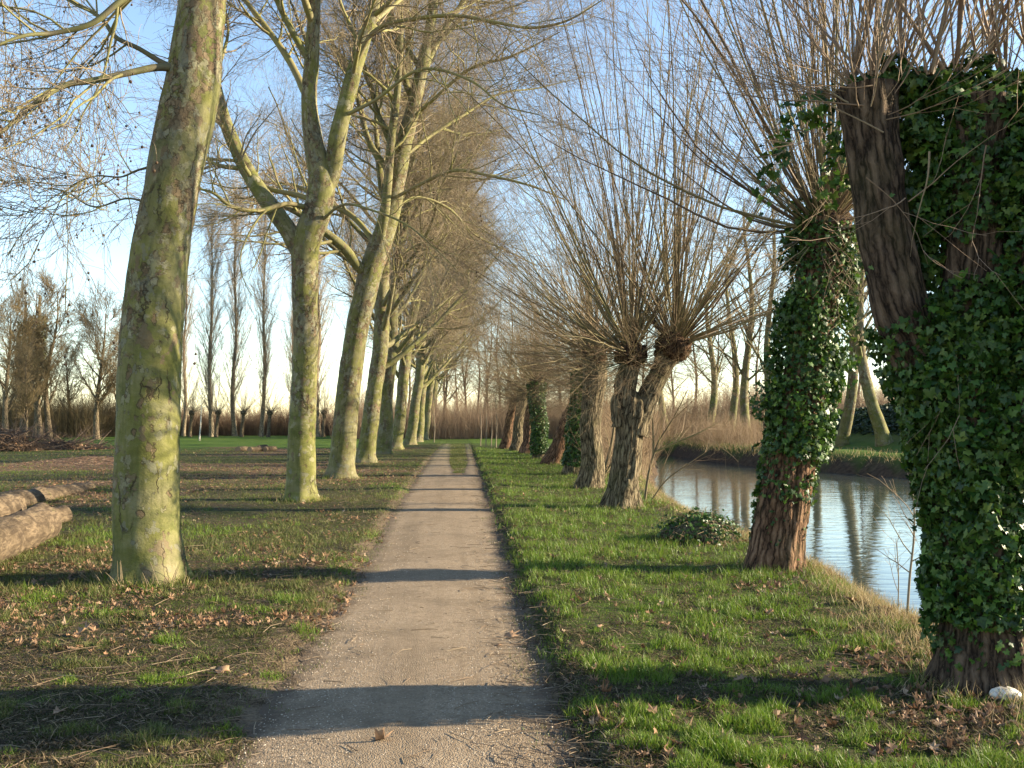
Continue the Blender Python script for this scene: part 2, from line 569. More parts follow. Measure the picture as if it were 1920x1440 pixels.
M_GRASSO = leaf_mat('tired_grass_blade', [(0.075, 0.095, 0.018), (0.12, 0.125, 0.032), (0.055, 0.090, 0.012), (0.19, 0.155, 0.07), (0.075, 0.130, 0.014)], 0.6, 0.3, 0.3)
M_STRAW = leaf_mat('dry_grass_blade', [(0.42, 0.31, 0.16), (0.30, 0.21, 0.10), (0.48, 0.37, 0.21), (0.24, 0.18, 0.07), (0.18, 0.18, 0.05)], 0.65, 0.25, 0.3)
M_LITTER = leaf_mat('fallen_leaf_brown', [(0.16, 0.085, 0.042), (0.25, 0.15, 0.085), (0.11, 0.060, 0.035), (0.30, 0.19, 0.115), (0.20, 0.105, 0.055), (0.36, 0.27, 0.19)], 0.7, 0.25, 0.15)
M_LITTWIG = twig_mat('litter_twig', [(0.20, 0.14, 0.09), (0.10, 0.065, 0.04), (0.30, 0.23, 0.15)])
M_BRUSHTWIG = twig_mat('thicket_twig', [(0.15, 0.095, 0.060), (0.20, 0.13, 0.082), (0.11, 0.068, 0.048), (0.23, 0.16, 0.098)])
M_HEAPTWIG = twig_mat('cut_branch_bark', [(0.10, 0.065, 0.045), (0.16, 0.105, 0.07), (0.07, 0.045, 0.035), (0.22, 0.16, 0.11)])
M_BANKBRUSH = twig_mat('bank_brush_twig', [(0.15, 0.092, 0.048), (0.19, 0.125, 0.068), (0.11, 0.066, 0.037), (0.21, 0.148, 0.08)])
M_WOODTWIG = twig_mat('wood_edge_twig', [(0.21, 0.135, 0.085), (0.26, 0.18, 0.11), (0.17, 0.105, 0.07)])


def ground_mat():
    b = NB('ground_turf')
    p = b.pos()
    lit = b.attr('litter', 'Fac')
    dirt_shade = b.attr('dirt_shade', 'Fac')
    far = b.attr('fresh', 'Fac')
    bare = b.attr('bare', 'Fac')
    verge = b.attr('verge', 'Fac')
    n1 = b.noise(p, 0.9, 6, 0.6)
    n2_ = b.noise(p, 9, 5, 0.65)
    n3 = b.noise(p, 60, 3, 0.6)
    green = b.ramp(n2_, [(0.3, (0.022, 0.030, 0.007)), (0.5, (0.042, 0.052, 0.011)), (0.7, (0.085, 0.085, 0.026))])  # turf greens lowered to paint in shade among the blades
    fresh = b.ramp(n1, [(0.35, (0.045, 0.090, 0.010)), (0.65, (0.080, 0.125, 0.018))])
    green = b.mix(far, green, fresh)
    soil = b.ramp(n3, [(0.3, (0.020, 0.015, 0.011)), (0.5, (0.050, 0.037, 0.026)), (0.7, (0.12, 0.088, 0.060))])  # soil tones darkened, standing in for the shade between grass blades
    vo = b.vor(b.vmath('ADD', p, b.vmath('MULTIPLY', b.noise(p, 6, 2, out=1), (0.12, 0.12, 0.0))), 8.0)
    lr = b.nd('ShaderNodeSeparateColor', {0: vo.outputs['Color']}).outputs[0]
    leaf = b.ramp(lr, [(0.0, (0.10, 0.055, 0.035)), (0.35, (0.17, 0.10, 0.06)), (0.6, (0.13, 0.075, 0.045)), (1.0, (0.27, 0.18, 0.115))])
    leaf = b.mix(b.ramp(vo.outputs['Distance'], [(0.45, 0.0), (0.62, 0.7)]), leaf, (0.035, 0.025, 0.018))
    k = b.math('ADD', b.math('MULTIPLY', n2_, 0.6), b.math('MULTIPLY', n1, 0.4))
    soilf = b.ramp(b.math('ADD', b.math('ADD', k, b.math('MULTIPLY', b.math('SUBTRACT', b.noise(p, 28, 4, 0.65), 0.5), 0.55)), b.math('MULTIPLY', b.math('SUBTRACT', bare, 0.5), 0.34)), [(0.46, 0.0), (0.56, 0.95)])
    c = b.mix(b.math('MULTIPLY', soilf, b.math('SUBTRACT', 1.0, b.math('MULTIPLY', far, 0.85))), green, soil)
    lf = b.ramp(b.math('ADD', lit, b.math('MULTIPLY', b.math('SUBTRACT', n2_, 0.5), 1.2)), [(0.42, 0.0), (0.58, 1.0)])
    c = b.mix(lf, c, leaf)
    vg = b.ramp(b.math('ADD', verge, b.math('MULTIPLY', b.math('SUBTRACT', n2_, 0.5), 1.1)), [(0.45, 0.0), (0.75, 0.9)])
    c = b.mix(vg, c, b.ramp(n3, [(0.3, (0.10, 0.072, 0.048)), (0.7, (0.23, 0.168, 0.11))]))
    earth = b.ramp(b.noise(p, 4, 5, 0.65), [(0.3, (0.035, 0.024, 0.016)), (0.6, (0.085, 0.058, 0.038)), (0.75, (0.14, 0.10, 0.065))])
    c = b.mix(dirt_shade, c, earth)
    h = b.math('ADD', b.math('MULTIPLY', n2_, 1.0), b.math('MULTIPLY', n3, 0.5))
    h = b.math('ADD', h, b.math('MULTIPLY', vo.outputs['Distance'], b.math('MULTIPLY', lf, -1.0)))
    return b.done(c, 0.95, b.bump(h, 0.8, 0.05), 0.1)


def path_mat():
    b = NB('path_gravel')
    p = b.pos()
    n1 = b.noise(p, 0.8, 5, 0.6)
    n2_ = b.noise(p, 14, 5, 0.7)
    v = b.vor(p, 105)
    g = b.nd('ShaderNodeSeparateColor', {0: v.outputs['Color']}).outputs[0]
    c = b.ramp(n1, [(0.3, (0.215, 0.160, 0.108)), (0.7, (0.285, 0.216, 0.147))])
    c = b.mix(b.ramp(n2_, [(0.45, 0.0), (0.7, 0.6)]), c, (0.14, 0.104, 0.068))
    c = b.mix(b.ramp(g, [(0.82, 0.0), (0.97, 0.6)]), c, (0.36, 0.30, 0.22))
    c = b.mix(b.ramp(g, [(0.05, 0.7), (0.16, 0.0)]), c, (0.11, 0.08, 0.06))
    trk = b.noise(b.vmath('MULTIPLY', p, (3.2, 0.12, 1.0)), 1.0, 4, 0.6)
    c = b.mix(b.ramp(trk, [(0.48, 0.0), (0.66, 0.55)]), c, (0.145, 0.107, 0.070))
    gr = b.noise(p, 1.7, 5, 0.65)
    c = b.mix(b.ramp(gr, [(0.5, 0.0), (0.68, 0.5)]), c, (0.12, 0.09, 0.06))
    e = b.attr('edge', 'Fac')
    fy = b.math('MULTIPLY', b.nd('ShaderNodeSeparateXYZ', {0: p}).outputs[1], 0.0125)
    fg = b.math('MULTIPLY', b.ramp(fy, [(0.40, 0.0), (0.85, 1.0)]), b.ramp(b.math('ADD', b.noise(p, 3.5, 4, 0.6), b.math('MULTIPLY', e, 0.25)), [(0.42, 0.0), (0.58, 1.0)]))
    c = b.mix(fg, c, (0.060, 0.075, 0.020))
    c = b.mix(b.ramp(b.math('ADD', e, b.math('MULTIPLY', b.math('SUBTRACT', n2_, 0.5), 0.8)), [(0.35, 0.0), (0.8, 0.75)]), c, (0.085, 0.062, 0.045))
    h = b.math('ADD', b.math('MULTIPLY', v.outputs['Distance'], -0.6), b.math('MULTIPLY', n2_, 0.9))
    h = b.math('ADD', h, b.math('MULTIPLY', b.noise(p, 3, 3), 1.2))
    return b.done(c, 0.95, b.bump(h, 0.7, 0.012), 0.12)


def water_mat():
    b = NB('pond_water')
    p = b.pos()
    q = b.vmath('MULTIPLY', p, (0.55, 1.6, 1.0))
    n = b.noise(q, 2.6, 3, 0.5)
    n_ = b.noise(p, 0.35, 2, 0.5)
    h = b.math('MULTIPLY', n, b.math('ADD', b.math('MULTIPLY', n_, 1.2), 0.1))
    return b.done((0.045, 0.055, 0.05), 0.04, b.bump(h, 0.05, 0.25), 0.5, IOR=1.33)


M_GROUND = ground_mat()
M_PATH = path_mat()
M_WATER = water_mat()

# ------------------------------------------------------------------ terrain
WATER_Z = -0.62
POND = np.array([(4.55, -14), (4.3, 0), (4.15, 6), (4.4, 9), (4.7, 12), (4.75, 17), (4.8, 20), (5.5, 27), (6.6, 34), (9.2, 46), (11.0, 56), (12.2, 66),
                 (14.2, 66), (14.2, 56), (14.9, 49), (16.4, 44.4), (18, 38.8), (20, 35), (26, 30), (40, 27), (60, 20), (70, -14)], float)


def sdf(x, y, poly):
    """negative inside"""
    sh = x.shape
    x = x.ravel()
    y = y.ravel()
    d = np.full(x.shape, 1e18)
    ins = np.zeros(x.shape, bool)
    n = len(poly)
    for i in range(n):
        a = poly[i]
        c = poly[(i + 1) % n]
        ex, ey = c - a
        wx, wy = x - a[0], y - a[1]
        t = np.clip((wx * ex + wy * ey) / (ex * ex + ey * ey), 0, 1)
        d = np.minimum(d, (wx - ex * t)**2 + (wy - ey * t)**2)
        cond = (a[1] > y) != (c[1] > y)
        with np.errstate(divide='ignore', invalid='ignore'):
            xi = a[0] + (y - a[1]) / (c[1] - a[1]) * ex
        ins ^= cond & (x < xi)
    d = np.sqrt(d)
    return np.where(ins, -d, d).reshape(sh)


def path_edges(y):
    l = np.interp(y, [0, 3, 10, 18, 28, 38, 51, 62, 80], [-1.19, -1.17, -1.13, -1.22, -1.28, -1.30, -1.38, -1.35, -1.2])
    r = np.interp(y, [0, 3, 10, 18, 28, 38, 51, 62, 80], [0.56, 0.57, 0.58, 0.62, 0.64, 0.66, 0.70, 0.72, 0.7])
    return l, r


def strip_edges(y):
    l = np.interp(y, [25, 29, 34, 40, 51, 62, 80], [-0.02, -0.06, -0.17, -0.32, -0.44, -0.52, -0.62])
    r = np.interp(y, [25, 29, 34, 40, 51, 62, 80], [0.01, 0.03, 0.12, 0.25, 0.26, 0.30, 0.35])
    return l, r


def H(x, y):
    x = np.asarray(x, float)
    y = np.asarray(y, float)
    d = sdf(x, y, POND)
    d = d + (n2(x, y, 1.1, 3) - 0.5) * 0.5 * sstep(3, 0.2, np.abs(d))
    side = sstep(9, 12, x)   # far shore
    top = 0.0 + side * 0.28 * sstep(24, 34, y)
    w = 0.85 + side * 1.3
    bank = np.where(d > 0, WATER_Z + (top - WATER_Z) * np.sqrt(np.clip(1 - (1 - np.clip(d / w, 0, 1))**2, 0, 1)),
                    WATER_Z - 0.9 * (1 - np.exp(np.minimum(d, 0) * 0.8)))
    # embankment on the far side
    xb = np.interp(y, [25, 40, 48, 55, 70, 100], [24.5, 22.2, 21.4, 21.0, 20.6, 20.0])
    emb = 3.1 * np.clip((x - xb + 1.0) / 9.0, 0, 1) * sstep(26, 33, y) * (1 - 0.45 * sstep(50, 75, y))
    h = bank + emb
    land = sstep(0.5, 2.5, d)
    h = h + land * (n2(x, y, 0.35, 11) - 0.5) * 0.10 + land * (n2(x, y, 2.2, 12) - 0.5) * 0.035
    l, r = path_edges(y)
    c = (l + r) / 2
    pw = (r - l) / 2
    onp = sstep(pw + 0.22, pw - 0.05, np.abs(x - c)) * sstep(95, 70, y)
    flat = n2(x, y, 0.35, 11) * 0 - 0.035
    h = h + 0.05 * sstep(r + 0.02, r + 0.2, x) * sstep(r + 1.6, r + 0.4, x) * sstep(70, 55, y)
    h = h * (1 - onp) + onp * (flat + (n2(x, y, 0.9, 14) - 0.5) * 0.02)
    # litter mounds on the left field
    h = h + 0.28 * np.exp(-((x + 14.5) / 2.2)**2 - ((y - 40) / 2.0)**2)
    return h


def Hs(x, y):
    return float(H(np.array([x]), np.array([y]))[0])


def ground(px, py):
    p = G(px, py, 0)
    for _ in range(4):
        p = G(px, py, Hs(p[0], p[1]))
    return p


def geo_axis(lo, hi, flo, fhi, step, growth):
    a = list(np.arange(flo, fhi + 1e-6, step))
    s, v = step, fhi
    while v < hi:
        s *= growth
        v += s
        a.append(min(v, hi))
    s, v = step, flo
    b = []
    while v > lo:
        s *= growth
        v -= s
        b.append(max(v, lo))
    return np.array(b[::-1] + a)


gx = geo_axis(-700, 700, -5.0, 5.6, 0.09, 1.05)
gy = geo_axis(-30, 900, 2.4, 22, 0.10, 1.02)
GX, GY = np.meshgrid(gx, gy)
GZ = H(GX, GY)
D = sdf(GX, GY, POND)
# how much of the ground is covered by dead leaves
lit = 0.30 + (n2(GX, GY, 0.22, 21, 4) - 0.5) * 1.3
lit = lit - 0.33 * sstep(0.3, 1.4, GX) + 0.08 * sstep(-1.4, -3, GX)
lit = lit + 0.30 * sstep(-4, -6, GX) * sstep(12, 18, GY) * sstep(52, 40, GY) * (0.5 + np.sin(GY * 0.42 + 0.1 * GX) * 0.5)
lit = lit - 0.8 * sstep(62, 76, GY)
lit = lit - 0.35 * sstep(-14, -22, GX) * sstep(44, 52, GY)
lit = lit + 0.30 * np.exp(-((D - 1.2) / 0.5)**2) * sstep(8, 3, GX - 0.0) * sstep(8.5, 11, GY)
lit = lit + 0.35 * np.exp(-((GX + 14.5) / 3)**2 - ((GY - 40) / 2.5)**2)
lit = lit - 0.6 * sstep(9, 12, GX)
slope = np.hypot(*np.gradient(GZ, gy, gx))
dirt_shade = sstep(0.35, 0.8, slope) * sstep(3.6, 2.2, D) + sstep(0.3, -0.3, D)
dirt_shade = np.clip(dirt_shade + 0.35 * sstep(0.25, 0.35, slope) * sstep(18, 20, GX), 0, 1)  # embankment slope tinted darker here to paint in its shade; elsewhere bare earth
fresh = sstep(50, 66, GY) * sstep(-2.5, -6, GX) + sstep(10, 13, GX) + 0.7 * sstep(66, 80, GY)
fresh = np.clip(fresh + sstep(0.6, 1.2, GX) * 0.35, 0, 1)
pl_, pr_ = path_edges(GY)
bare = 0.50 - 0.1 * sstep(20, 40, GY) + 0.03 * sstep(0.0, -1.6, GX) * sstep(55, 40, GY) + 0.1 * sstep(2.2, 1.0, D)
verge = np.maximum(sstep(pl_ - 0.55 - 0.35 * sstep(12, 5, GY), pl_ + 0.05, GX) * sstep(0, -0.5, GX), sstep(pr_ + 0.16, pr_ - 0.04, GX) * sstep(-0.5, 0, GX)) * sstep(60, 40, GY)
nx, ny = len(gx), len(gy)
idx = np.arange(nx * ny).reshape(ny, nx)
gf = np.stack([idx[:-1, :-1], idx[:-1, 1:], idx[1:, 1:], idx[1:, :-1]], -1).reshape(-1, 4)
g_o = link_mesh('ground', [(np.stack([GX, GY, GZ], -1).reshape(-1, 3), gf, 0,
                            {'litter': lit.ravel(), 'dirt_shade': dirt_shade.ravel(), 'fresh': fresh.ravel(), 'bare': bare.ravel(), 'verge': verge.ravel()})], M_GROUND)
tag(g_o, 'grassy ground strewn with leaves under both rows of trees', 'ground', kind='structure')

# path: a sheet with ragged edges and a grass strip between two ruts far off
py_ = geo_axis(-6, 74, 2.4, 16, 0.08, 1.02)
NPX = 42


def path_band(le, re, y0, y1, seed):
    ys = py_[(py_ >= y0) & (py_ <= y1)]
    u = np.linspace(0, 1, NPX)
    l, r = le(ys), re(ys)
    l = l + (n2(ys, ys * 0 + seed, 0.8, seed, 3) - 0.5) * 0.16 + (n2(ys, ys * 0 + seed, 7.0, seed + 2, 2) - 0.5) * 0.16
    r = r + (n2(ys, ys * 0 + seed + 5, 0.8, seed + 1, 3) - 0.5) * 0.14 + (n2(ys, ys * 0 + seed, 7.0, seed + 3, 2) - 0.5) * 0.14
    X = l[:, None] + (r - l)[:, None] * u[None]
    Y = np.repeat(ys[:, None], NPX, 1)
    Z = H(X, Y) + 0.004 + 0.016 * np.sin(u * PI)[None]
    ed = np.maximum(1 - (X - l[:, None]) / 0.30, 1 - (r[:, None] - X) / 0.30)
    ed = np.clip(ed, 0, 1)
    i = np.arange(len(ys) * NPX).reshape(len(ys), NPX)
    f = np.stack([i[:-1, :-1], i[:-1, 1:], i[1:, 1:], i[1:, :-1]], -1).reshape(-1, 4)
    return (np.stack([X, Y, Z], -1).reshape(-1, 3), f, 0, {'edge': ed.ravel()})


mid = lambda y: (strip_edges(y)[0] + strip_edges(y)[1]) / 2
pth = link_mesh('path', [path_band(lambda y: path_edges(y)[0], lambda y: path_edges(y)[1], -6, 31.0, 3),
                         path_band(lambda y: path_edges(y)[0], lambda y: strip_edges(y)[0], 30.6, 74, 7),
                         path_band(lambda y: strip_edges(y)[1], lambda y: path_edges(y)[1], 30.6, 74, 9)], M_PATH)
tag(pth, 'beige gravel path running straight between the tree rows', 'path', kind='structure')

wx = np.linspace(2.5, 75, 60)
wy = np.linspace(-16, 72, 60)
WX, WY = np.meshgrid(wx, wy)
i = np.arange(3600).reshape(60, 60)
w_o = link_mesh('water', [(np.stack([WX, WY, np.full_like(WX, WATER_Z)], -1).reshape(-1, 3),
                           np.stack([i[:-1, :-1], i[:-1, 1:], i[1:, 1:], i[1:, :-1]], -1).reshape(-1, 4), 0, None)], M_WATER)
tag(w_o, 'still blue grey pond water beyond the pollard willows', 'pond', kind='structure')


# ------------------------------------------------------------------ plane trees
def plane_crown(g, limbP, limbR, n2_=9, n3=8, n4=7, sub=1.0, droop=-0.05, seeds=0):
    """branches and twigs growing off the given limbs -> crown parts (branches, twigs)."""
    P2, R2 = grow(g, limbP, limbR, n2_, 0.22, 1.0, (2.0 * sub, 3.6 * sub), (0.5, 1.05), 0.5, 9, 0.13, (0, 0, 0.035), 0.5, 0.25, 0.007, 0.06)
    P3, R3 = grow(g, P2, R2, n3, 0.12, 1.0, (0.9 * sub, 1.9 * sub), (0.4, 1.0), 0.5, 7, 0.16, (0, 0, -0.01), 0.45, 0.35, 0.0038, 0.02)
    P4, R4 = grow(g, P3, R3, n4, 0.1, 1.0, (0.35 * sub, 0.95 * sub), (0.35, 0.95), 0.6, 5, 0.16, (0, 0, droop), 0.3, 0.5, 0.0028, 0.006)
    parts = [tubes(P2, R2, 6, 0), tubes(P3, R3, 4, 1), tubes(P4, R4, 3, 1)]
    balls = None
    if seeds:
        k = g.choice(len(P4), seeds, replace=False)
        c = P4[k, -1]
        c = np.concatenate([c, c[: seeds // 2] + [0, 0, -0.07] + g.normal(size=(seeds // 2, 3)) * 0.01])
        r = g.uniform(0.012, 0.018, len(c))
        # hanging stalk + ball
        top = c + g.normal(size=c.shape) * 0.004
        bot = top + np.array([0, 0, -1.0]) * g.uniform(0.05, 0.11, (len(c), 1))
        st = tubes(np.stack([top, (top + bot) / 2, bot], 1), np.full((len(c), 3), 0.0016), 3, 0)
        ico, icf = sphere(6, 5)
        bv = (bot[:, None, :] + ico[None] * r[:, None, None]).reshape(-1, 3)
        bf = (icf[None] + (np.arange(len(c)) * len(ico))[:, None, None]).reshape(-1, icf.shape[1])
        balls = [st, (bv, bf, 0, None)]
    return parts, balls


def sphere(S, K):
    th = np.linspace(0.15, PI - 0.15, K)
    a = np.arange(S) * 2 * PI / S
    v = np.stack([np.sin(th)[:, None] * np.cos(a), np.sin(th)[:, None] * np.sin(a), np.repeat(np.cos(th)[:, None], S, 1)], -1).reshape(-1, 3)
    return v, quad_index(1, K, S)[:, ::-1]


def make_plane(seed, base, ctrl, rad, limbs, auto, label, group='plane trees in the row beside the path', K=110, S=40,
               n=(9, 8, 7), sub=1.0, seeds=0, lump=0.10, flare=0.42, flare_h=0.22, auto_t=(0.35, 0.97), autoL=(4.5, 7.5), auto_ang=(0.55, 1.0), trop=0.06):
    """ctrl / limbs are world points; stored relative to base."""
    g = np.random.default_rng(seed)
    base = np.asarray(base, float)
    root = empty('plane_tree', base)
    tag(root, label, 'tree', group)
    parts, (TP, TR) = trunk_part([np.asarray(c) - base for c in ctrl], rad, K, S, seed, flare, flare_h, 5, lump, 1.5, fine=0.05)
    limbset = []
    for lc, lr in limbs:
        lp, (LP, LR) = trunk_part([np.asarray(c) - base for c in lc], lr, 46, 20, seed + 7, 0, 1, 5, 0.10, 3.0, sink=0, fine=0.05, mi=1 if lr[0] < (0.08 if seed == 1 else 0.10) else 0)
        parts += lp
        limbset.append((LP, LR))
    K1 = 14
    P1, R1 = None, None
    if auto:
        P1, R1 = grow(g, TP[None], TR[None], auto, auto_t[0], auto_t[1], autoL, auto_ang, 0.5, K1, 0.085, (0, 0, trop), 0.55, 0.2, 0.02, 0.13)
        parts.append(tubes(P1, R1, 8, 0))
    if limbset:
        Pl, Rl = resample(limbset, K1)
        P1 = Pl if P1 is None else np.concatenate([P1, Pl])
        R1 = Rl if R1 is None else np.concatenate([R1, Rl])
    link_mesh('trunk', parts, [M_PLANE, M_PLIMB_SHADE if seed == 1 else M_PLIMB], root)
    cp, balls = plane_crown(g, P1, R1, n[0], n[1], n[2], sub, seeds=seeds)
    link_mesh('crown', cp, [M_PLIMB, M_PTWIG], root)
    if balls:
        b = link_mesh('seed_ball', balls, M_BALL, root)
        tag(b, kind='stuff')
    return root


def pix(pts, Y, dY=None):
    """(px,py) list -> world points standing at depth Y (dY: extra depth per point)."""
    return [Q(a[0], a[1], Y + (dY[i] if dY is not None else 0)) for i, a in enumerate(pts)]


def wr(w, Y):
    return w / 2.0 / F * Y


# first plane
b1 = ground(280, 1088)
Y1 = b1[1]
c1 = [(b1[0], b1[1], b1[2])] + pix([(276, 950), (279, 800), (283, 650), (297, 500), (322, 350), (350, 220), (366, 120), (381, 0), (405, -180), (425, -400), (440, -640), (452, -900)], Y1,
                                   [0, 0, 0, 0.02, 0.05, 0.1, 0.12, 0.15, 0.25, 0.35, 0.4, 0.5])
r1 = [wr(w, Y1) for w in (118, 117, 112, 110, 105, 97, 104, 96, 88, 80, 62, 44, 22)]
limb1 = [
    (pix([(345, 130), (305, 126), (240, 137), (170, 152), (120, 160), (85, 181), (40, 215), (0, 250), (-70, 300)], Y1, [0, -.1, -.3, -.5, -.6, -.7, -.8, -.9, -1.1]),
     [0.05, 0.04, 0.034, 0.03, 0.026, 0.023, 0.019, 0.016, 0.008]),
    (pix([(340, 135), (305, 118), (262, 92), (215, 68), (195, 40), (150, 10), (90, -20), (20, -20)], Y1, [0, .05, .1, .2, .3, .5, .6, .7]),
     [0.04, 0.03, 0.026, 0.024, 0.021, 0.019, 0.014, 0.008]),
    (pix([(380, -40), (300, -30), (230, 0), (170, 45), (100, 62), (50, 66), (-20, 90)], Y1, [0, -.2, -.4, -.5, -.6, -.8, -1]),
     [0.05, 0.04, 0.032, 0.027, 0.022, 0.018, 0.009]),
    (pix([(300, 310), (262, 318), (225, 332), (180, 330), (140, 345), (110, 372)], Y1, [0.1, .2, .4, .5, .6, .8]), [0.016, 0.012, 0.010, 0.008, 0.006, 0.004]),
    (pix([(290, 385), (240, 372), (180, 388), (125, 360), (95, 352)], Y1, [0.1, .3, .5, .8, 1.1]), [0.014, 0.011, 0.009, 0.007, 0.004]),
    (pix([(355, -260), (240, -260), (120, -180), (40, -90), (-30, 20)], Y1, [0, 0.2, .5, .8, 1.0]), [0.07, 0.055, 0.042, 0.03, 0.012]),
    (pix([(430, -300), (540, -420), (680, -520), (820, -560), (960, -540)], Y1, [0, 0.6, 1.3, 2.0, 2.6]), [0.09, 0.07, 0.055, 0.035, 0.012]),
    (pix([(430, -420), (400, -620), (330, -860), (260, -1050)], Y1, [0, -0.6, -1.3, -2.0]), [0.09, 0.07, 0.05, 0.012]),
    (pix([(440, -520), (520, -740), (640, -960), (760, -1100)], Y1, [0, -0.4, -.9, -1.5]), [0.08, 0.06, 0.04, 0.012]),
]
make_plane(1, b1, c1, r1, limb1, 0, 'nearest plane tree, thick olive trunk with flaking bark, left of the path', K=230, S=72,
           n=(10, 9, 7), sub=0.72, seeds=420, lump=0.085, flare=0.30, flare_h=0.16)

# second plane: forks low, one limb to the left, two upright stems
b2 = ground(564, 938)
Y2 = b2[1]
c2 = [tuple(b2)] + pix([(565, 850), (570, 740), (573, 620), (571, 520), (576, 450), (594, 400), (602, 345), (588, 270), (580, 200), (585, 100), (590, 0), (592, -130), (585, -280), (590, -420)], Y2,
                       [0, 0, 0, 0, 0, 0, 0, 0, 0, 0, 0, .2, .4, .6])
r2 = [wr(w, Y2) for w in (54, 51, 47, 46, 48, 52, 52, 50, 36, 30, 27, 23, 20, 16, 8)]
limb2 = [
    (pix([(566, 480), (545, 440), (510, 390), (478, 345), (448, 290), (425, 235), (412, 190), (395, 110), (370, 20), (340, -100)], Y2, [0, 0, .2, .4, .6, .7, .8, 1.0, 1.2, 1.5]), [wr(w, Y2) for w in (34, 34, 32, 30, 27, 25, 22, 18, 14, 6)]),
    (pix([(604, 370), (622, 325), (632, 260), (645, 205), (668, 120), (690, 50), (710, -10), (745, -120), (790, -260), (820, -400)], Y2, [0, 0, -.2, -.2, -.2, 0, 0, 0, .2, .3]), [wr(w, Y2) for w in (30, 34, 32, 30, 28, 26, 24, 20, 14, 6)]),
    (pix([(660, 140), (700, 60), (780, 35), (860, 30), (930, 42), (1000, 52), (1060, 40), (1130, 0)], Y2, [-.2, -.5, -1, -1.4, -1.9, -2.2, -2.4, -2.6]), [0.62 * wr(w, Y2) for w in (16, 13, 12, 10, 9, 8, 6, 3)]),
    (pix([(598, 380), (560, 366), (500, 352), (452, 305), (395, 298), (330, 285)], Y2, [.1, .4, .8, 1.2, 1.6, 2.0]), [wr(w, Y2) for w in (12, 10, 9, 7, 6, 3)]),
    (pix([(590, 395), (540, 382), (485, 395), (430, 385), (400, 362), (350, 350)], Y2, [.1, -.4, -.8, -1.2, -1.4, -1.6]), [wr(w, Y2) for w in (11, 9, 8, 7, 5, 3)]),
    (pix([(580, 190), (540, 110), (490, 40), (430, -30), (360, -80)], Y2, [.1, .5, .8, 1.2, 1.4]), [wr(w, Y2) for w in (16, 13, 11, 8, 4)]),
    (pix([(588, 50), (560, -30), (520, -120), (450, -230), (390, -300)], Y2, [0, -.6, -1.2, -1.6, -2.0]), [wr(w, Y2) for w in (14, 13, 11, 8, 4)]),
    (pix([(690, 50), (750, 0), (830, -60), (930, -110), (1030, -120)], Y2, [0, .8, 1.6, 2.3, 3.0]), [0.62 * wr(w, Y2) for w in (15, 12, 10, 8, 4)]),
    (pix([(640, 220), (700, 190), (790, 130), (880, 150), (950, 200), (1010, 215)], Y2, [-.2, -.6, -1.2, -1.7, -2.2, -2.6]), [0.62 * wr(w, Y2) for w in (12, 10, 9, 7, 5, 3)]),
    (pix([(596, 420), (640, 385), (700, 395), (760, 420), (820, 470), (870, 520)], Y2, [-.1, -.5, -1, -1.4, -2, -2.4]), [0.62 * wr(w, Y2) for w in (10, 8, 7, 6, 4, 2)]),
]
make_plane(2, b2, c2, r2, limb2, 7, 'second plane tree, olive trunk forking into a left limb and two upright stems', K=170, S=44,
           n=(12, 10, 9), sub=0.95, lump=0.09, seeds=240, auto_t=(0.5, 0.97), autoL=(5.0, 8.5), auto_ang=(0.45, 0.95), trop=0.05, flare=0.34, flare_h=0.16)

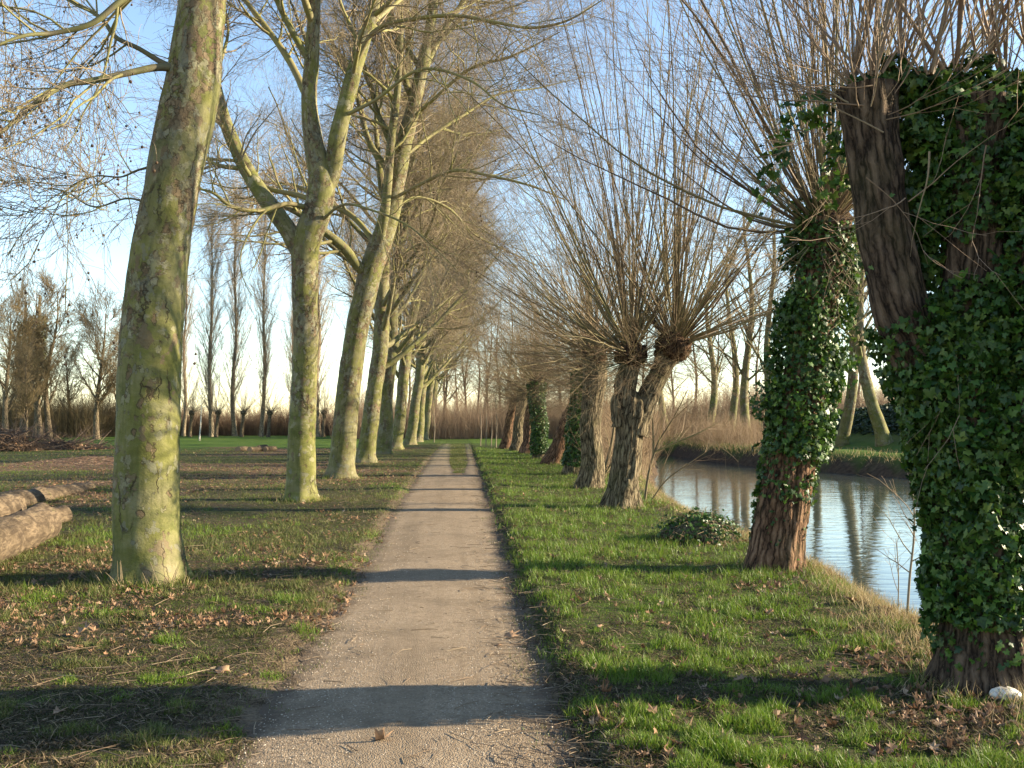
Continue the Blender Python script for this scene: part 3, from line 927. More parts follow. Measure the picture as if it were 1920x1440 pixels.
# third plane: leaning dark trunk with two tight leaders
b3 = ground(640, 896)
Y3 = b3[1]
c3 = [tuple(b3)] + pix([(645, 830), (652, 750), (662, 670), (678, 580), (695, 510), (716, 450), (733, 390), (745, 330), (757, 270), (775, 200), (793, 120), (808, 40), (820, -60), (830, -180), (835, -300)], Y3)
r3 = [wr(w, Y3) for w in (50, 46, 43, 42, 43, 45, 42, 38, 34, 31, 27, 23, 19, 15, 10, 5)]
limb3 = [
    (pix([(692, 520), (672, 500), (645, 465), (622, 445), (595, 425), (560, 400), (510, 380), (440, 370)], Y3, [0, -.2, -.4, -.6, -.8, -1, -1.2, -1.4]), [wr(w, Y3) for w in (20, 20, 19, 16, 13, 11, 8, 4)]),
    (pix([(712, 460), (722, 400), (728, 330), (735, 250), (745, 170), (750, 90), (748, 0), (742, -120)], Y3, [-.2, -.4, -.4, -.4, -.5, -.6, -.8, -1]), [wr(w, Y3) for w in (16, 17, 16, 15, 13, 12, 9, 5)]),
    (pix([(705, 460), (680, 425), (645, 395), (610, 385), (560, 350), (490, 340)], Y3, [0.2, .5, .9, 1.2, 1.5, 2]), [wr(w, Y3) for w in (12, 11, 10, 8, 6, 3)]),
    (pix([(738, 372), (790, 345), (850, 320), (920, 330), (1000, 350), (1060, 375)], Y3, [-.2, -.8, -1.6, -2.4, -3, -3.6]), [0.62 * wr(w, Y3) for w in (11, 10, 9, 8, 6, 3)]),
    (pix([(742, 340), (690, 260), (670, 180), (640, 110), (600, 40)], Y3, [0, .4, .6, 1, 1.4]), [wr(w, Y3) for w in (13, 11, 10, 7, 4)]),
    (pix([(770, 225), (820, 180), (880, 130), (960, 105), (1050, 60)], Y3, [0, -.8, -1.4, -2.2, -3]), [0.62 * wr(w, Y3) for w in (13, 11, 9, 7, 3)]),
    (pix([(752, 300), (800, 260), (870, 215), (940, 175), (1010, 165), (1070, 150)], Y3, [0, .8, 1.4, 2.2, 3, 3.4]), [0.62 * wr(w, Y3) for w in (12, 11, 9, 7, 5, 3)]),
    (pix([(728, 405), (780, 370), (840, 390), (890, 440), (950, 470), (1010, 500)], Y3, [-.1, .6, 1.2, 1.8, 2.2, 2.6]), [0.62 * wr(w, Y3) for w in (10, 9, 8, 6, 5, 3)]),
    (pix([(786, 160), (830, 60), (890, -20), (960, -80)], Y3, [0, .5, 1, 1.6]), [wr(w, Y3) for w in (12, 10, 8, 4)]),
    (pix([(750, 60), (700, -10), (640, -60), (580, -120)], Y3, [-.6, -1, -1.4, -1.8]), [wr(w, Y3) for w in (11, 9, 7, 4)]),
]
make_plane(3, b3, c3, r3, limb3, 9, 'third plane tree, mossy trunk leaning right with twin leaders', K=150, S=36,
           n=(13, 10, 9), sub=1.15, auto_t=(0.42, 0.97), autoL=(5.5, 9.5), auto_ang=(0.45, 1.0), trop=0.05, lump=0.12, flare=0.36, flare_h=0.2)

# generic planes for the rest of the row (leaning a little over the path)
gen = []
for v, (lean, auto) in enumerate([(0.105, 26), (0.085, 27), (0.125, 25)]):
    hgt = 21.0
    g = np.random.default_rng(60 + v)
    zz = np.array([0, 1.2, 3, 5, 7.5, 10, 13, 16, 19, hgt])
    cc = [(lean * z * (1 + 0.15 * math.sin(z * 0.5 + v)) + g.normal() * 0.04, g.normal() * 0.06, z) for z in zz]
    rr = [0.40, 0.36, 0.335, 0.33, 0.30, 0.25, 0.19, 0.14, 0.08, 0.03]
    t = make_plane(61 + v, (0, 0, 0), cc, rr, [], auto, 'x', K=120, S=32, n=(11, 9, 11), sub=1.3, lump=0.13, flare=0.42, flare_h=0.25,
                   auto_t=(0.19, 0.97), autoL=(7.0, 11.5), auto_ang=(0.60, 1.20), trop=0.050)
    gen.append(t)

rows = [
    (688, 40.5, 0, 0.0, 0.97, 'fourth plane tree of the row, sunlit yellow trunk with a dark hollow at its foot'),
    (717, 50.0, 1, 2.1, 1.0, 'fifth plane tree of the row, broad shadowed trunk between two sunlit ones'),
    (743, 59.0, 2, 4.0, 0.98, 'sixth plane tree of the row, dark knobbly trunk with a sunlit right edge'),
    (770, 69.0, 0, 1.5, 1.0, 'seventh plane tree of the row, half dark trunk beyond the knobbly one'),
    (784, 79.0, 1, 5.2, 0.98, 'eighth plane tree of the row, pale sunlit trunk where the path narrows'),
    (795, 88.0, 2, 0.8, 1.0, 'ninth plane tree of the row, thin in the distance, last but one'),
    (804, 97.0, 0, 3.3, 0.97, 'farthest plane tree of the row, at the end of the path'),
]
used = set()
for px, Y, v, rz, s, lab in rows:
    r = gen[v] if v not in used else copy_tree(gen[v])
    used.add(v)
    X = Q(px, 830, Y)[0]
    r.location = (X, Y, Hs(X, Y) - 0.02)
    # keep the lean toward the path but vary it
    r.rotation_euler = (0, 0, (rz % 1.2) - 0.6)
    r.scale = (s, s, s * (0.97 + 0.05 * (v == 1)))
    tag(r, lab)


# ------------------------------------------------------------------ ivy
IVY2D = np.array([(0, 0.10), (0.16, 0.34), (0.46, 0.30), (0.34, 0.02), (0.42, -0.26), (0.20, -0.24), (0.0, -0.62),
                  (-0.20, -0.24), (-0.42, -0.26), (-0.34, 0.02), (-0.46, 0.30), (-0.16, 0.34)], float)


def leaf_cloud(g, P, Nrm, size, up=(0, 0, 1.0), facing=0.55, hang=1.0, outline=IVY2D, cup=0.18, mi=0):
    """flat lobed leaves, one per point, facing roughly along Nrm with the tip hanging down"""
    M = len(P)
    n = unit(Nrm + g.normal(size=(M, 3)) * facing + np.array([0, 0, 0.35]) * hang)
    tip = np.array([0, 0, -1.0]) * hang + g.normal(size=(M, 3)) * 0.55
    tip = unit(tip - n * np.sum(tip * n, -1, keepdims=True))
    side = np.cross(n, tip)
    s = g.uniform(size[0], size[1], M)[:, None, None]
    k = len(outline)
    ox = outline[:, 0][None, :, None]
    oy = -outline[:, 1][None, :, None]
    bend = g.uniform(0.3, 1.0, (M, 1, 1)) * cup
    oz = -bend * (np.abs(ox) * 1.3 + np.maximum(oy, 0)) + g.normal(size=(M, k, 1)) * 0.02
    v = P[:, None, :] + s * (ox * side[:, None, :] + oy * tip[:, None, :] + oz * n[:, None, :])
    c = P[:, None, :]
    vv = np.concatenate([v, c], 1).reshape(-1, 3)
    a = np.arange(k)
    f = np.stack([a, (a + 1) % k, np.full(k, k)], -1)
    ff = (f[None] + (np.arange(M) * (k + 1))[:, None, None]).reshape(-1, 3)
    return (vv, ff, mi, None)


def on_tube(g, P, R, n, t0, t1, off, bulge=0.0, seed=0, keep=0.0, toward=None):
    K = len(P)
    f = (t0 + (t1 - t0) * g.random(n)) * (K - 1)
    i = np.minimum(f.astype(int), K - 2)
    fr = (f - i)[:, None]
    c = P[i] * (1 - fr) + P[i + 1] * fr
    T = unit(P[i + 1] - P[i])
    U = unit(np.cross(T, np.array([[0.05, 1, 0.02]])))
    W = np.cross(T, U)
    a = g.random(n) * 2 * PI
    nr = np.cos(a)[:, None] * U + np.sin(a)[:, None] * W
    r = (R[i] * (1 - fr[:, 0]) + R[i + 1] * fr[:, 0])
    p0 = c + nr * r[:, None]
    b = fbm(p0 * 3.2, seed, 3)
    d = off[0] + (off[1] - off[0]) * g.random(n)**0.7 + bulge * np.clip(b - 0.35, 0, 1) * g.random(n)
    p = p0 + nr * d[:, None]
    if keep > 0:
        m = fbm(p0 * 2.6 + 7, seed + 4, 3) > keep
        p, nr = p[m], nr[m]
    return p, nr


def in_blob(g, a, b, r, n):
    a, b = np.asarray(a), np.asarray(b)
    t = g.random(n)[:, None]
    d = unit(g.normal(size=(n, 3)))
    rr = r * (0.45 + 0.55 * g.random(n)[:, None]**0.5)
    bump = 0.75 + 0.6 * fbm((a + (b - a) * t + d * r) * 3.0, 5, 2)[:, None]
    return a + (b - a) * t + d * rr * bump, d


# ------------------------------------------------------------------ pollard willows
def shoots(g, c, rh, n, L, elev, r, K=11, lean=(0, 0, 0), trop=0.05, az=None, jit=0.035, rtip=0.14):
    c = np.asarray(c, float)
    ph = g.random(n) * 2 * PI if az is None else g.uniform(az[0], az[1], n)
    e = np.radians(g.uniform(elev[0], elev[1], n))
    d = np.stack([np.cos(ph) * np.cos(e), np.sin(ph) * np.cos(e), np.sin(e)], -1)
    d = unit(d + np.asarray(lean, float))
    p = c + d * rh * g.uniform(0.55, 1.0, (n, 1)) * np.array([1, 1, 0.8])
    ln = g.uniform(L[0], L[1], n) * (0.75 + 0.25 * np.sin(e))
    up = g.uniform(0.3, 1.7, n) * trop
    drift = g.normal(size=(n, 3)) * 0.02
    pts = [p]
    for k in range(K - 1):
        d = unit(d + g.normal(size=(n, 3)) * jit + drift + np.array([0, 0, 1.0]) * (up * (1.2 if k < 5 else 0.35))[:, None])
        pts.append(pts[-1] + d * (ln / (K - 1))[:, None])
    P = np.stack(pts, 1)
    r0 = g.uniform(r[0], r[1], n)
    kk = np.linspace(0, 1, K)[None]
    R = r0[:, None] * (1 - (1 - rtip) * kk**0.8)
    return P, R


def shoot_crown(g, heads, twigs=9, twl=(0.5, 1.6), fine=4, mats=None, rmin=0.0022):
    """heads: list of dict(args for shoots)"""
    parts = []
    for h in heads:
        h = dict(h)
        tw = h.pop('twigs', twigs)
        P, R = shoots(g, **h)
        parts.append(tubes(P, R, 5, 0))
        if tw:
            P2, R2 = grow(g, P, R, tw, 0.18, 1.0, twl, (0.22, 0.62), 0.42, 6, 0.07, (0, 0, 0.05), 0.45, 0.35, rmin, 0.008)
            parts.append(tubes(P2, R2, 3, 1))
            if fine:
                P3, R3 = grow(g, P2, R2, fine, 0.15, 1.0, (0.15, 0.55), (0.25, 0.7), 0.6, 4, 0.1, (0, 0, 0.02), 0.4, 0.6, rmin * 0.8, 0.004)
                parts.append(tubes(P3, R3, 3, 1))
    return parts


def knob(c, r, seed, squash=0.85):
    """a swollen, lumpy pollard head"""
    S, K = 28, 18
    v, f = sphere(S, K)
    n = fbm(v * 3.6 + seed, seed, 4)
    v = v * (0.55 + 0.95 * n)[:, None] * r * np.array([1, 1, squash])
    return (v + np.asarray(c), f[:, ::-1], 1, {'bk': v * 1.0 + seed})


WGROUP = 'pollard willows in the row along the pond'


def make_willow(seed, base, trunks, heads, mats, label, K=90, S=48, ridge=0.03, ivy=None, twigs=9, fine=4, twl=(0.5, 1.6), knobs=(), shoot_mats=None, flare=0.3, flare_h=0.3, group=WGROUP, lump=0.14):
    g = np.random.default_rng(seed)
    base = np.asarray(base, float)
    root = empty('pollard_willow', base)
    tag(root, label, 'tree', group)
    parts, lines = [], []
    for i, (cp, cr) in enumerate(trunks):
        tp, ln = trunk_part([np.asarray(c) - base for c in cp], cr, K if i == 0 else int(K * 0.7), S, seed + i, flare if i == 0 else 0, flare_h, 5,
                            lump, 2.2, ridge=ridge, sink=0.25 if i == 0 else 0, cap=True, fine=0.06)
        parts += tp
        lines.append(ln)
    for c, r in knobs:
        parts.append(knob(np.asarray(c) - base, r, seed))
    link_mesh('trunk', parts, mats, root)
    hs = [dict(h, c=np.asarray(h['c']) - base) for h in heads]
    link_mesh('crown', shoot_crown(g, hs, twigs, twl, fine), shoot_mats or [M_WSHOOT, M_WTWIG], root)
    if ivy:
        lp, stems = ivy(g, lines, base)
        link_mesh('ivy', lp, M_IVY, root)
    return root


# nearest willow, on the right edge: forked trunk under a mass of ivy
Yw = ground(1842, 1286)
YA = Yw[1]


def ivy1(g, lines, base):
    out = []
    (P, R), (PL, RL), (PR, RR_), (PN, RN), (PQ, RQ) = lines

    def add(pn, size=(0.024, 0.072), facing=0.8):
        out.append(leaf_cloud(g, pn[0], pn[1], size, facing=facing))
    add(on_tube(g, P, R, 10500, 0.26, 1.0, (0.005, 0.08), 0.24, 1))
    add(on_tube(g, P, R, 500, 0.08, 0.3, (0.005, 0.05), 0.05, 2, keep=0.5), (0.03, 0.06))
    add(on_tube(g, PL, RL, 900, 0.0, 0.30, (0.005, 0.10), 0.10, 3))
    add(on_tube(g, PL, RL, 260, 0.2, 0.95, (0.0, 0.02), 0.02, 4, keep=0.56), (0.03, 0.06))
    add(on_tube(g, PR, RR_, 5600, 0.05, 1.0, (0.01, 0.10), 0.16, 5, keep=0.47))
    add(on_tube(g, PQ, RQ, 5200, 0.05, 1.0, (0.01, 0.14), 0.16, 6, keep=0.30))
    add(on_tube(g, PN, RN, 3200, 0.0, 1.0, (0.01, 0.14), 0.2, 16), (0.04, 0.085))  # ivy on the added limb outside the frame
    q = lambda px, py, dy=0: Q(px, py, YA + dy) - base
    for a, b, r, n in [((1600, 168, .05), (1720, 165, .1), 0.10, 600), ((1700, 165, 0), (1990, 190, 0.1), 0.15, 1900),
                       ((1705, 230, -.02), (1770, 300, 0), 0.15, 800), ((1725, 300, 0.05), (1745, 520, .05), 0.12, 900),
                       ((1790, 200, -.1), (1990, 230, -.1), 0.12, 800), ((1570, 190, .15), (1490, 215, .2), 0.13, 75), ((1500, 205, .2), (1430, 330, .25), 0.12, 50), ((1450, 300, .2), (1425, 420, .25), 0.09, 22),
                       ((1580, 230, .2), (1565, 360, .3), 0.12, 130), ((1745, 640, 0), (1900, 560, -.15), 0.16, 900), ((1690, 640, 0), (1760, 800, -.05), 0.12, 500),
                       ((1880, 300, -.12), (1900, 700, -.15), 0.13, 800), ((1728, 800, 0), (1722, 980, 0), 0.06, 110), ((1742, 1080, 0), (1740, 1190, 0), 0.05, 70), ((1668, 560, .05), (1690, 680, .05), 0.08, 120), ((1640, 118, .1), (1700, 120, .1), 0.06, 60), ((1800, 110, 0), (1870, 125, 0), 0.07, 70), ((1760, 560, -.25), (1770, 760, -.3), 0.10, 220), ((1830, 820, -.35), (1850, 1000, -.38), 0.12, 260)]:
        c, d = in_blob(g, q(*a), q(*b), r, n)
        out.append(leaf_cloud(g, c, d, (0.035, 0.085), facing=0.7))
    return out, None


q1 = lambda pts: pix(pts, YA)
make_willow(101, Yw,
            [([tuple(Yw)] + q1([(1842, 1180), (1838, 1040), (1830, 900), (1815, 780), (1800, 690), (1796, 640), (1795, 610)]), [wr(w, YA) for w in (150, 142, 150, 165, 180, 185, 140, 50)]),
             (q1([(1775, 760), (1730, 670), (1690, 580), (1663, 460), (1645, 340), (1630, 240), (1622, 165)]), [wr(w, YA) for w in (110, 112, 105, 100, 98, 104, 116)]),
             (q1([(1810, 740), (1822, 620), (1830, 480), (1828, 340), (1830, 190)]), [wr(w, YA) for w in (140, 135, 120, 115, 120)]),
             ([Yw + np.array(v) for v in [(0.1, 0, 1.3), (0.45, -0.45, 2.1), (0.75, -0.95, 2.9), (0.95, -1.25, 3.7)]], [0.24, 0.24, 0.22, 0.24]),  # unseen limb toward the camera, added to shade the ground at lower left
             (pix([(1850, 760), (1910, 600), (1950, 420), (1980, 190)], YA, [0, -.05, -.1, -.1]), [wr(w, YA) for w in (150, 145, 130, 135)])],
            [dict(c=Yw + np.array([0.95, -1.25, 3.7]), rh=0.2, n=60, L=(1.6, 4.4), elev=(25, 88), r=(0.004, 0.014), trop=0.02, jit=0.05),  # shoots of the added out-of-frame limb, widening its shade
             dict(c=Q(1600, 165, YA + 0.12), rh=0.13, n=16, L=(1.6, 4.2), elev=(52, 89), r=(0.003, 0.0085), trop=0.02, jit=0.05),
             dict(c=Q(1600, 165, YA + 0.12), rh=0.12, n=2, L=(3.0, 5.0), elev=(55, 85), r=(0.010, 0.017), trop=0.02, jit=0.03),
             dict(c=Q(1635, 160, YA + -0.12), rh=0.13, n=16, L=(1.6, 4.2), elev=(52, 89), r=(0.003, 0.0085), trop=0.02, jit=0.05),
             dict(c=Q(1635, 160, YA + -0.12), rh=0.12, n=3, L=(3.0, 5.0), elev=(55, 85), r=(0.010, 0.017), trop=0.02, jit=0.03),
             dict(c=Q(1690, 165, YA + 0.12), rh=0.13, n=12, L=(1.6, 4.2), elev=(52, 89), r=(0.003, 0.0085), trop=0.02, jit=0.05),
             dict(c=Q(1690, 165, YA + 0.12), rh=0.12, n=2, L=(3.0, 5.0), elev=(55, 85), r=(0.010, 0.017), trop=0.02, jit=0.03),
             dict(c=Q(1740, 160, YA + -0.12), rh=0.13, n=10, L=(1.6, 4.2), elev=(52, 89), r=(0.003, 0.0085), trop=0.02, jit=0.05),
             dict(c=Q(1740, 160, YA + -0.12), rh=0.12, n=1, L=(3.0, 5.0), elev=(55, 85), r=(0.010, 0.017), trop=0.02, jit=0.03),
             dict(c=Q(1790, 160, YA + 0.00), rh=0.13, n=12, L=(1.6, 4.2), elev=(52, 89), r=(0.003, 0.0085), trop=0.02, jit=0.05),
             dict(c=Q(1790, 160, YA + 0.00), rh=0.12, n=2, L=(3.0, 5.0), elev=(55, 85), r=(0.010, 0.017), trop=0.02, jit=0.03),
             dict(c=Q(1840, 160, YA + 0.12), rh=0.13, n=14, L=(1.6, 4.2), elev=(52, 89), r=(0.003, 0.0085), trop=0.02, jit=0.05),
             dict(c=Q(1840, 160, YA + 0.12), rh=0.12, n=2, L=(3.0, 5.0), elev=(55, 85), r=(0.010, 0.017), trop=0.02, jit=0.03),
             dict(c=Q(1885, 165, YA + 0.12), rh=0.13, n=12, L=(1.6, 4.2), elev=(52, 89), r=(0.003, 0.0085), trop=0.02, jit=0.05),
             dict(c=Q(1885, 165, YA + 0.12), rh=0.12, n=2, L=(3.0, 5.0), elev=(55, 85), r=(0.010, 0.017), trop=0.02, jit=0.03),
             dict(c=Q(1930, 170, YA + 0.12), rh=0.13, n=12, L=(1.6, 4.2), elev=(52, 89), r=(0.003, 0.0085), trop=0.02, jit=0.05),
             dict(c=Q(1930, 170, YA + 0.12), rh=0.12, n=2, L=(3.0, 5.0), elev=(55, 85), r=(0.010, 0.017), trop=0.02, jit=0.03),
             dict(c=Q(1985, 180, YA + 0.00), rh=0.13, n=14, L=(1.6, 4.2), elev=(52, 89), r=(0.003, 0.0085), trop=0.02, jit=0.05),
             dict(c=Q(1985, 180, YA + 0.00), rh=0.12, n=3, L=(3.0, 5.0), elev=(55, 85), r=(0.010, 0.017), trop=0.02, jit=0.03),
             dict(c=Q(1625, 185, YA), rh=0.2, n=16, L=(0.6, 2.0), elev=(5, 55), r=(0.003, 0.007), az=(PI * 0.7, PI * 1.25), trop=0.06, jit=0.07),
             dict(c=Q(1620, 230, YA - 0.1), rh=0.2, n=14, L=(0.4, 1.2), elev=(-30, 60), r=(0.002, 0.005), trop=0.03, jit=0.1),
             dict(c=Q(1742, 280, YA - 0.34), rh=0.02, n=1, L=(1.25, 1.49), elev=(-84, -84), r=(0.0075, 0.0075), az=(-1.0, -1.0), trop=-0.01, jit=0.09, twigs=0),
             dict(c=Q(1700, 370, YA - 0.2), rh=0.02, n=1, L=(0.9, 0.99), elev=(-35, -35), r=(0.005, 0.005), az=(-2.7, -2.7), trop=0.02, jit=0.07, twigs=2),
             dict(c=Q(1700, 380, YA - 0.2), rh=0.02, n=1, L=(1.0, 1.10), elev=(35, 35), r=(0.005, 0.005), az=(-0.3, -0.3), trop=0.02, jit=0.07, twigs=2),
             dict(c=Q(1850, 270, YA - 0.3), rh=0.02, n=1, L=(1.3, 1.43), elev=(-70, -70), r=(0.006, 0.006), az=(-2.6, -2.6), trop=-0.02, jit=0.07, twigs=2),
             dict(c=Q(1640, 160, YA - 0.2), rh=0.02, n=1, L=(1.1, 1.21), elev=(-10, -10), r=(0.006, 0.006), az=(-3.0, -3.0), trop=0.05, jit=0.07, twigs=2),
             dict(c=Q(1660, 250, YA - 0.2), rh=0.02, n=1, L=(1.0, 1.10), elev=(40, 40), r=(0.006, 0.006), az=(2.8, 2.8), trop=0.08, jit=0.07, twigs=2),
             dict(c=Q(1620, 330, YA - 0.15), rh=0.02, n=1, L=(1.2, 1.32), elev=(-45, -45), r=(0.005, 0.005), az=(-0.4, -0.4), trop=0.0, jit=0.07, twigs=2),
             dict(c=Q(1640, 200, YA - 0.15), rh=0.02, n=1, L=(1.6, 1.76), elev=(12, 12), r=(0.007, 0.007), az=(3.0, 3.0), trop=0.02, jit=0.07, twigs=2),
             dict(c=Q(1630, 210, YA - 0.1), rh=0.02, n=1, L=(1.9, 2.09), elev=(25, 25), r=(0.007, 0.007), az=(2.9, 2.9), trop=0.03, jit=0.07, twigs=2),
             dict(c=Q(1790, 640, YA - 0.25), rh=0.02, n=1, L=(0.9, 0.99), elev=(-75, -75), r=(0.004, 0.004), az=(-1.5, -1.5), trop=-0.02, jit=0.07, twigs=2)],
            [M_WBROWN, M_WKNOB], 'nearest willow, forked trunk smothered in dark glossy ivy, at the right edge',
            K=150, S=110, ridge=0.016, lump=0.22, ivy=ivy1, twigs=6, fine=2, twl=(0.3, 1.1), shoot_mats=[M_WSHOOT_NEAR, M_WSHOOT_NEAR], flare=0.22, flare_h=0.22)

# second willow: reddish bare foot, ivy sleeve above, big fan of shoots
Yw = ground(1453, 1066)
YB = Yw[1]
YB_BASE = Yw


def ivy2(g, lines, base):
    out = []
    (P, R) = lines[0]
    out.append(leaf_cloud(g, *on_tube(g, P, R, 5200, 0.36, 0.99, (0.005, 0.07), 0.10, 11), (0.03, 0.07), facing=0.75))
    out.append(leaf_cloud(g, *on_tube(g, P, R, 4200, 0.36, 0.97, (0.02, 0.16), 0.55, 14, keep=0.50), (0.035, 0.085), facing=0.85))
    out.append(leaf_cloud(g, *on_tube(g, P, R, 800, 0.24, 0.42, (0.005, 0.05), 0.14, 12, keep=0.45), (0.03, 0.07), facing=0.75))
    out.append(leaf_cloud(g, *on_tube(g, P, R, 140, 0.05, 0.24, (0.0, 0.02), 0.02, 13, keep=0.55), (0.025, 0.05)))
    q = lambda px, py, dy=0: Q(px, py, YB + dy) - base
    for a, b, r, n in [((1570, 650), (1545, 840), 0.13, 700), ((1450, 650), (1450, 860), 0.11, 650), ((1475, 560), (1470, 650), 0.13, 420), ((1585, 480), (1590, 600), 0.12, 500), ((1500, 400), (1580, 430), 0.20, 600),
                       ((1428, 880), (1412, 1010), 0.045, 130), ((1525, 850), (1508, 930), 0.06, 200), ((1480, 440), (1478, 500), 0.10, 220)]:
        c, d = in_blob(g, q(*a), q(*b), r, n)
        out.append(leaf_cloud(g, c, d, (0.035, 0.085), facing=0.9))
    return out, None


q2 = lambda pts: pix(pts, YB)
make_willow(102, Yw,
            [([tuple(Yw)] + q2([(1460, 1000), (1472, 920), (1488, 820), (1508, 700), (1526, 580), (1540, 480), (1545, 415)]), [wr(w, YB) for w in (100, 96, 92, 88, 82, 80, 86, 96)])],
            [dict(c=Q(1545, 425, YB), rh=0.36, n=24, L=(4.5, 7.5), elev=(45, 85), r=(0.014, 0.026), trop=0.05, jit=0.045),
             dict(c=Q(1545, 425, YB), rh=0.38, n=60, L=(2.0, 5.5), elev=(20, 85), r=(0.006, 0.014), trop=0.05, jit=0.06),
             dict(c=Q(1538, 430, YB), rh=0.36, n=18, L=(2.5, 6.0), elev=(0, 60), r=(0.007, 0.024), trop=0.09, az=(PI * 0.5, PI * 1.5), jit=0.075),
             dict(c=Q(1538, 430, YB), rh=0.38, n=80, L=(0.5, 2.4), elev=(-50, 50), r=(0.004, 0.009), trop=0.01, jit=0.10, twigs=4),
             dict(c=Q(1540, 420, YB), rh=0.36, n=26, L=(4.0, 7.0), elev=(35, 62), r=(0.014, 0.028), trop=0.02, az=(-PI * 0.4, PI * 0.4), jit=0.04)],
            [M_WRED, M_WKNOB], 'second willow, reddish ridged bark at its foot and a sleeve of ivy above',
            K=150, S=80, ridge=0.026, ivy=ivy2, twigs=10, fine=4, twl=(0.5, 1.5), knobs=[(Q(1545, 428, YB), 0.28)], flare=0.22, flare_h=0.25)

# third willow: two heads, no ivy, broad fan against the sky
Yw = ground(1166, 952)
YC = Yw[1]
q3 = lambda pts, d=None: pix(pts, YC, d)
make_willow(103, Yw,
            [([tuple(Yw)] + q3([(1168, 920), (1175, 870), (1180, 820), (1184, 780), (1188, 752), (1190, 735)]), [wr(w, YC) for w in (62, 56, 52, 53, 60, 52, 20)]),
             (q3([(1170, 800), (1168, 760), (1172, 720), (1180, 685), (1184, 655)]), [wr(w, YC) for w in (44, 44, 40, 38, 44)]),
             (q3([(1193, 815), (1205, 770), (1222, 730), (1242, 690), (1260, 645)]), [wr(w, YC) for w in (45, 44, 41, 40, 50)])],
            [dict(c=Q(1182, 660, YC), rh=0.34, n=26, L=(6.0, 10.5), elev=(50, 88), r=(0.016, 0.027), trop=0.06, jit=0.045),
             dict(c=Q(1265, 645, YC), rh=0.38, n=26, L=(6.0, 10.5), elev=(46, 86), r=(0.016, 0.027), trop=0.05, jit=0.045),
             dict(c=Q(1182, 660, YC), rh=0.36, n=70, L=(4.0, 9.0), elev=(30, 88), r=(0.006, 0.015), trop=0.05, jit=0.06),
             dict(c=Q(1265, 645, YC), rh=0.40, n=70, L=(4.0, 9.0), elev=(28, 86), r=(0.006, 0.015), trop=0.05, jit=0.06),
             dict(c=Q(1182, 660, YC), rh=0.32, n=44, L=(3.0, 6.5), elev=(-5, 45), r=(0.008, 0.018), trop=0.055, az=(PI * 0.55, PI * 1.45), jit=0.05),
             dict(c=Q(1268, 645, YC), rh=0.36, n=30, L=(3.0, 6.5), elev=(8, 50), r=(0.008, 0.020), trop=0.04, az=(-PI * 0.45, PI * 0.45), jit=0.05),
             dict(c=Q(1180, 680, YC), rh=0.30, n=90, L=(0.5, 2.6), elev=(-50, 40), r=(0.004, 0.009), trop=-0.005, jit=0.09, twigs=4),
             dict(c=Q(1268, 655, YC), rh=0.36, n=50, L=(0.5, 2.4), elev=(-55, 40), r=(0.004, 0.009), trop=-0.01, jit=0.09, twigs=4)],
            [M_WGREY, M_WKNOB], 'third willow, bare grey trunk splitting into two shaggy heads beside the water',
            K=120, S=64, ridge=0.036, twigs=9, fine=4, twl=(0.4, 1.7), knobs=[(Q(1183, 664, YC), 0.30), (Q(1262, 652, YC), 0.34)], flare=0.35, flare_h=0.35)

# the rest of the row
wv = []


def ivyv(n, t0, t1, off, bulge, far=False):
    def f(g, lines, base):
        P, R = lines[0]
        return [leaf_cloud(g, *on_tube(g, P, R, n, t0, t1, off, bulge, 31), (0.05, 0.10))], None
    return f


for v, (lean, hh, ivy) in enumerate([(0.10, 3.3, None), (0.16, 3.3, ivyv(5200, 0.14, 0.98, (0.01, 0.10), 0.22)), (0.20, 3.0, None)]):
    top = (lean * hh, 0.05, hh)
    zs = np.linspace(0, hh, 6)
    wv.append(make_willow(110 + v, (0, 0, 0),
                          [([(lean * z + 0.04 * math.sin(3 * z), 0.03 * z, z) for z in zs], [0.30, 0.275, 0.26, 0.26, 0.28, 0.31])],
                          [dict(c=top, rh=0.38, n=58, L=(3.0, 7.0), elev=(20, 86), r=(0.009, 0.023), trop=0.05, jit=0.05),
                           dict(c=top, rh=0.40, n=58, L=(2.6, 5.6), elev=(-12, 40), r=(0.007, 0.017), trop=0.045, lean=(-0.35, 0, 0), jit=0.06),
                           dict(c=(top[0], top[1], top[2] - 0.25), rh=0.36, n=64, L=(0.6, 2.8), elev=(-50, 30), r=(0.004, 0.008), trop=-0.005, jit=0.09, twigs=4)],
                          [M_WGREY if v != 2 else M_WRED, M_WKNOB], 'x', K=80, S=44, ridge=0.04, ivy=ivy, twigs=9, fine=4, twl=(0.5, 1.5), knobs=[((top[0], top[1], top[2] - 0.08), 0.30)],
                          flare=0.3, flare_h=0.3))
usedw = set()
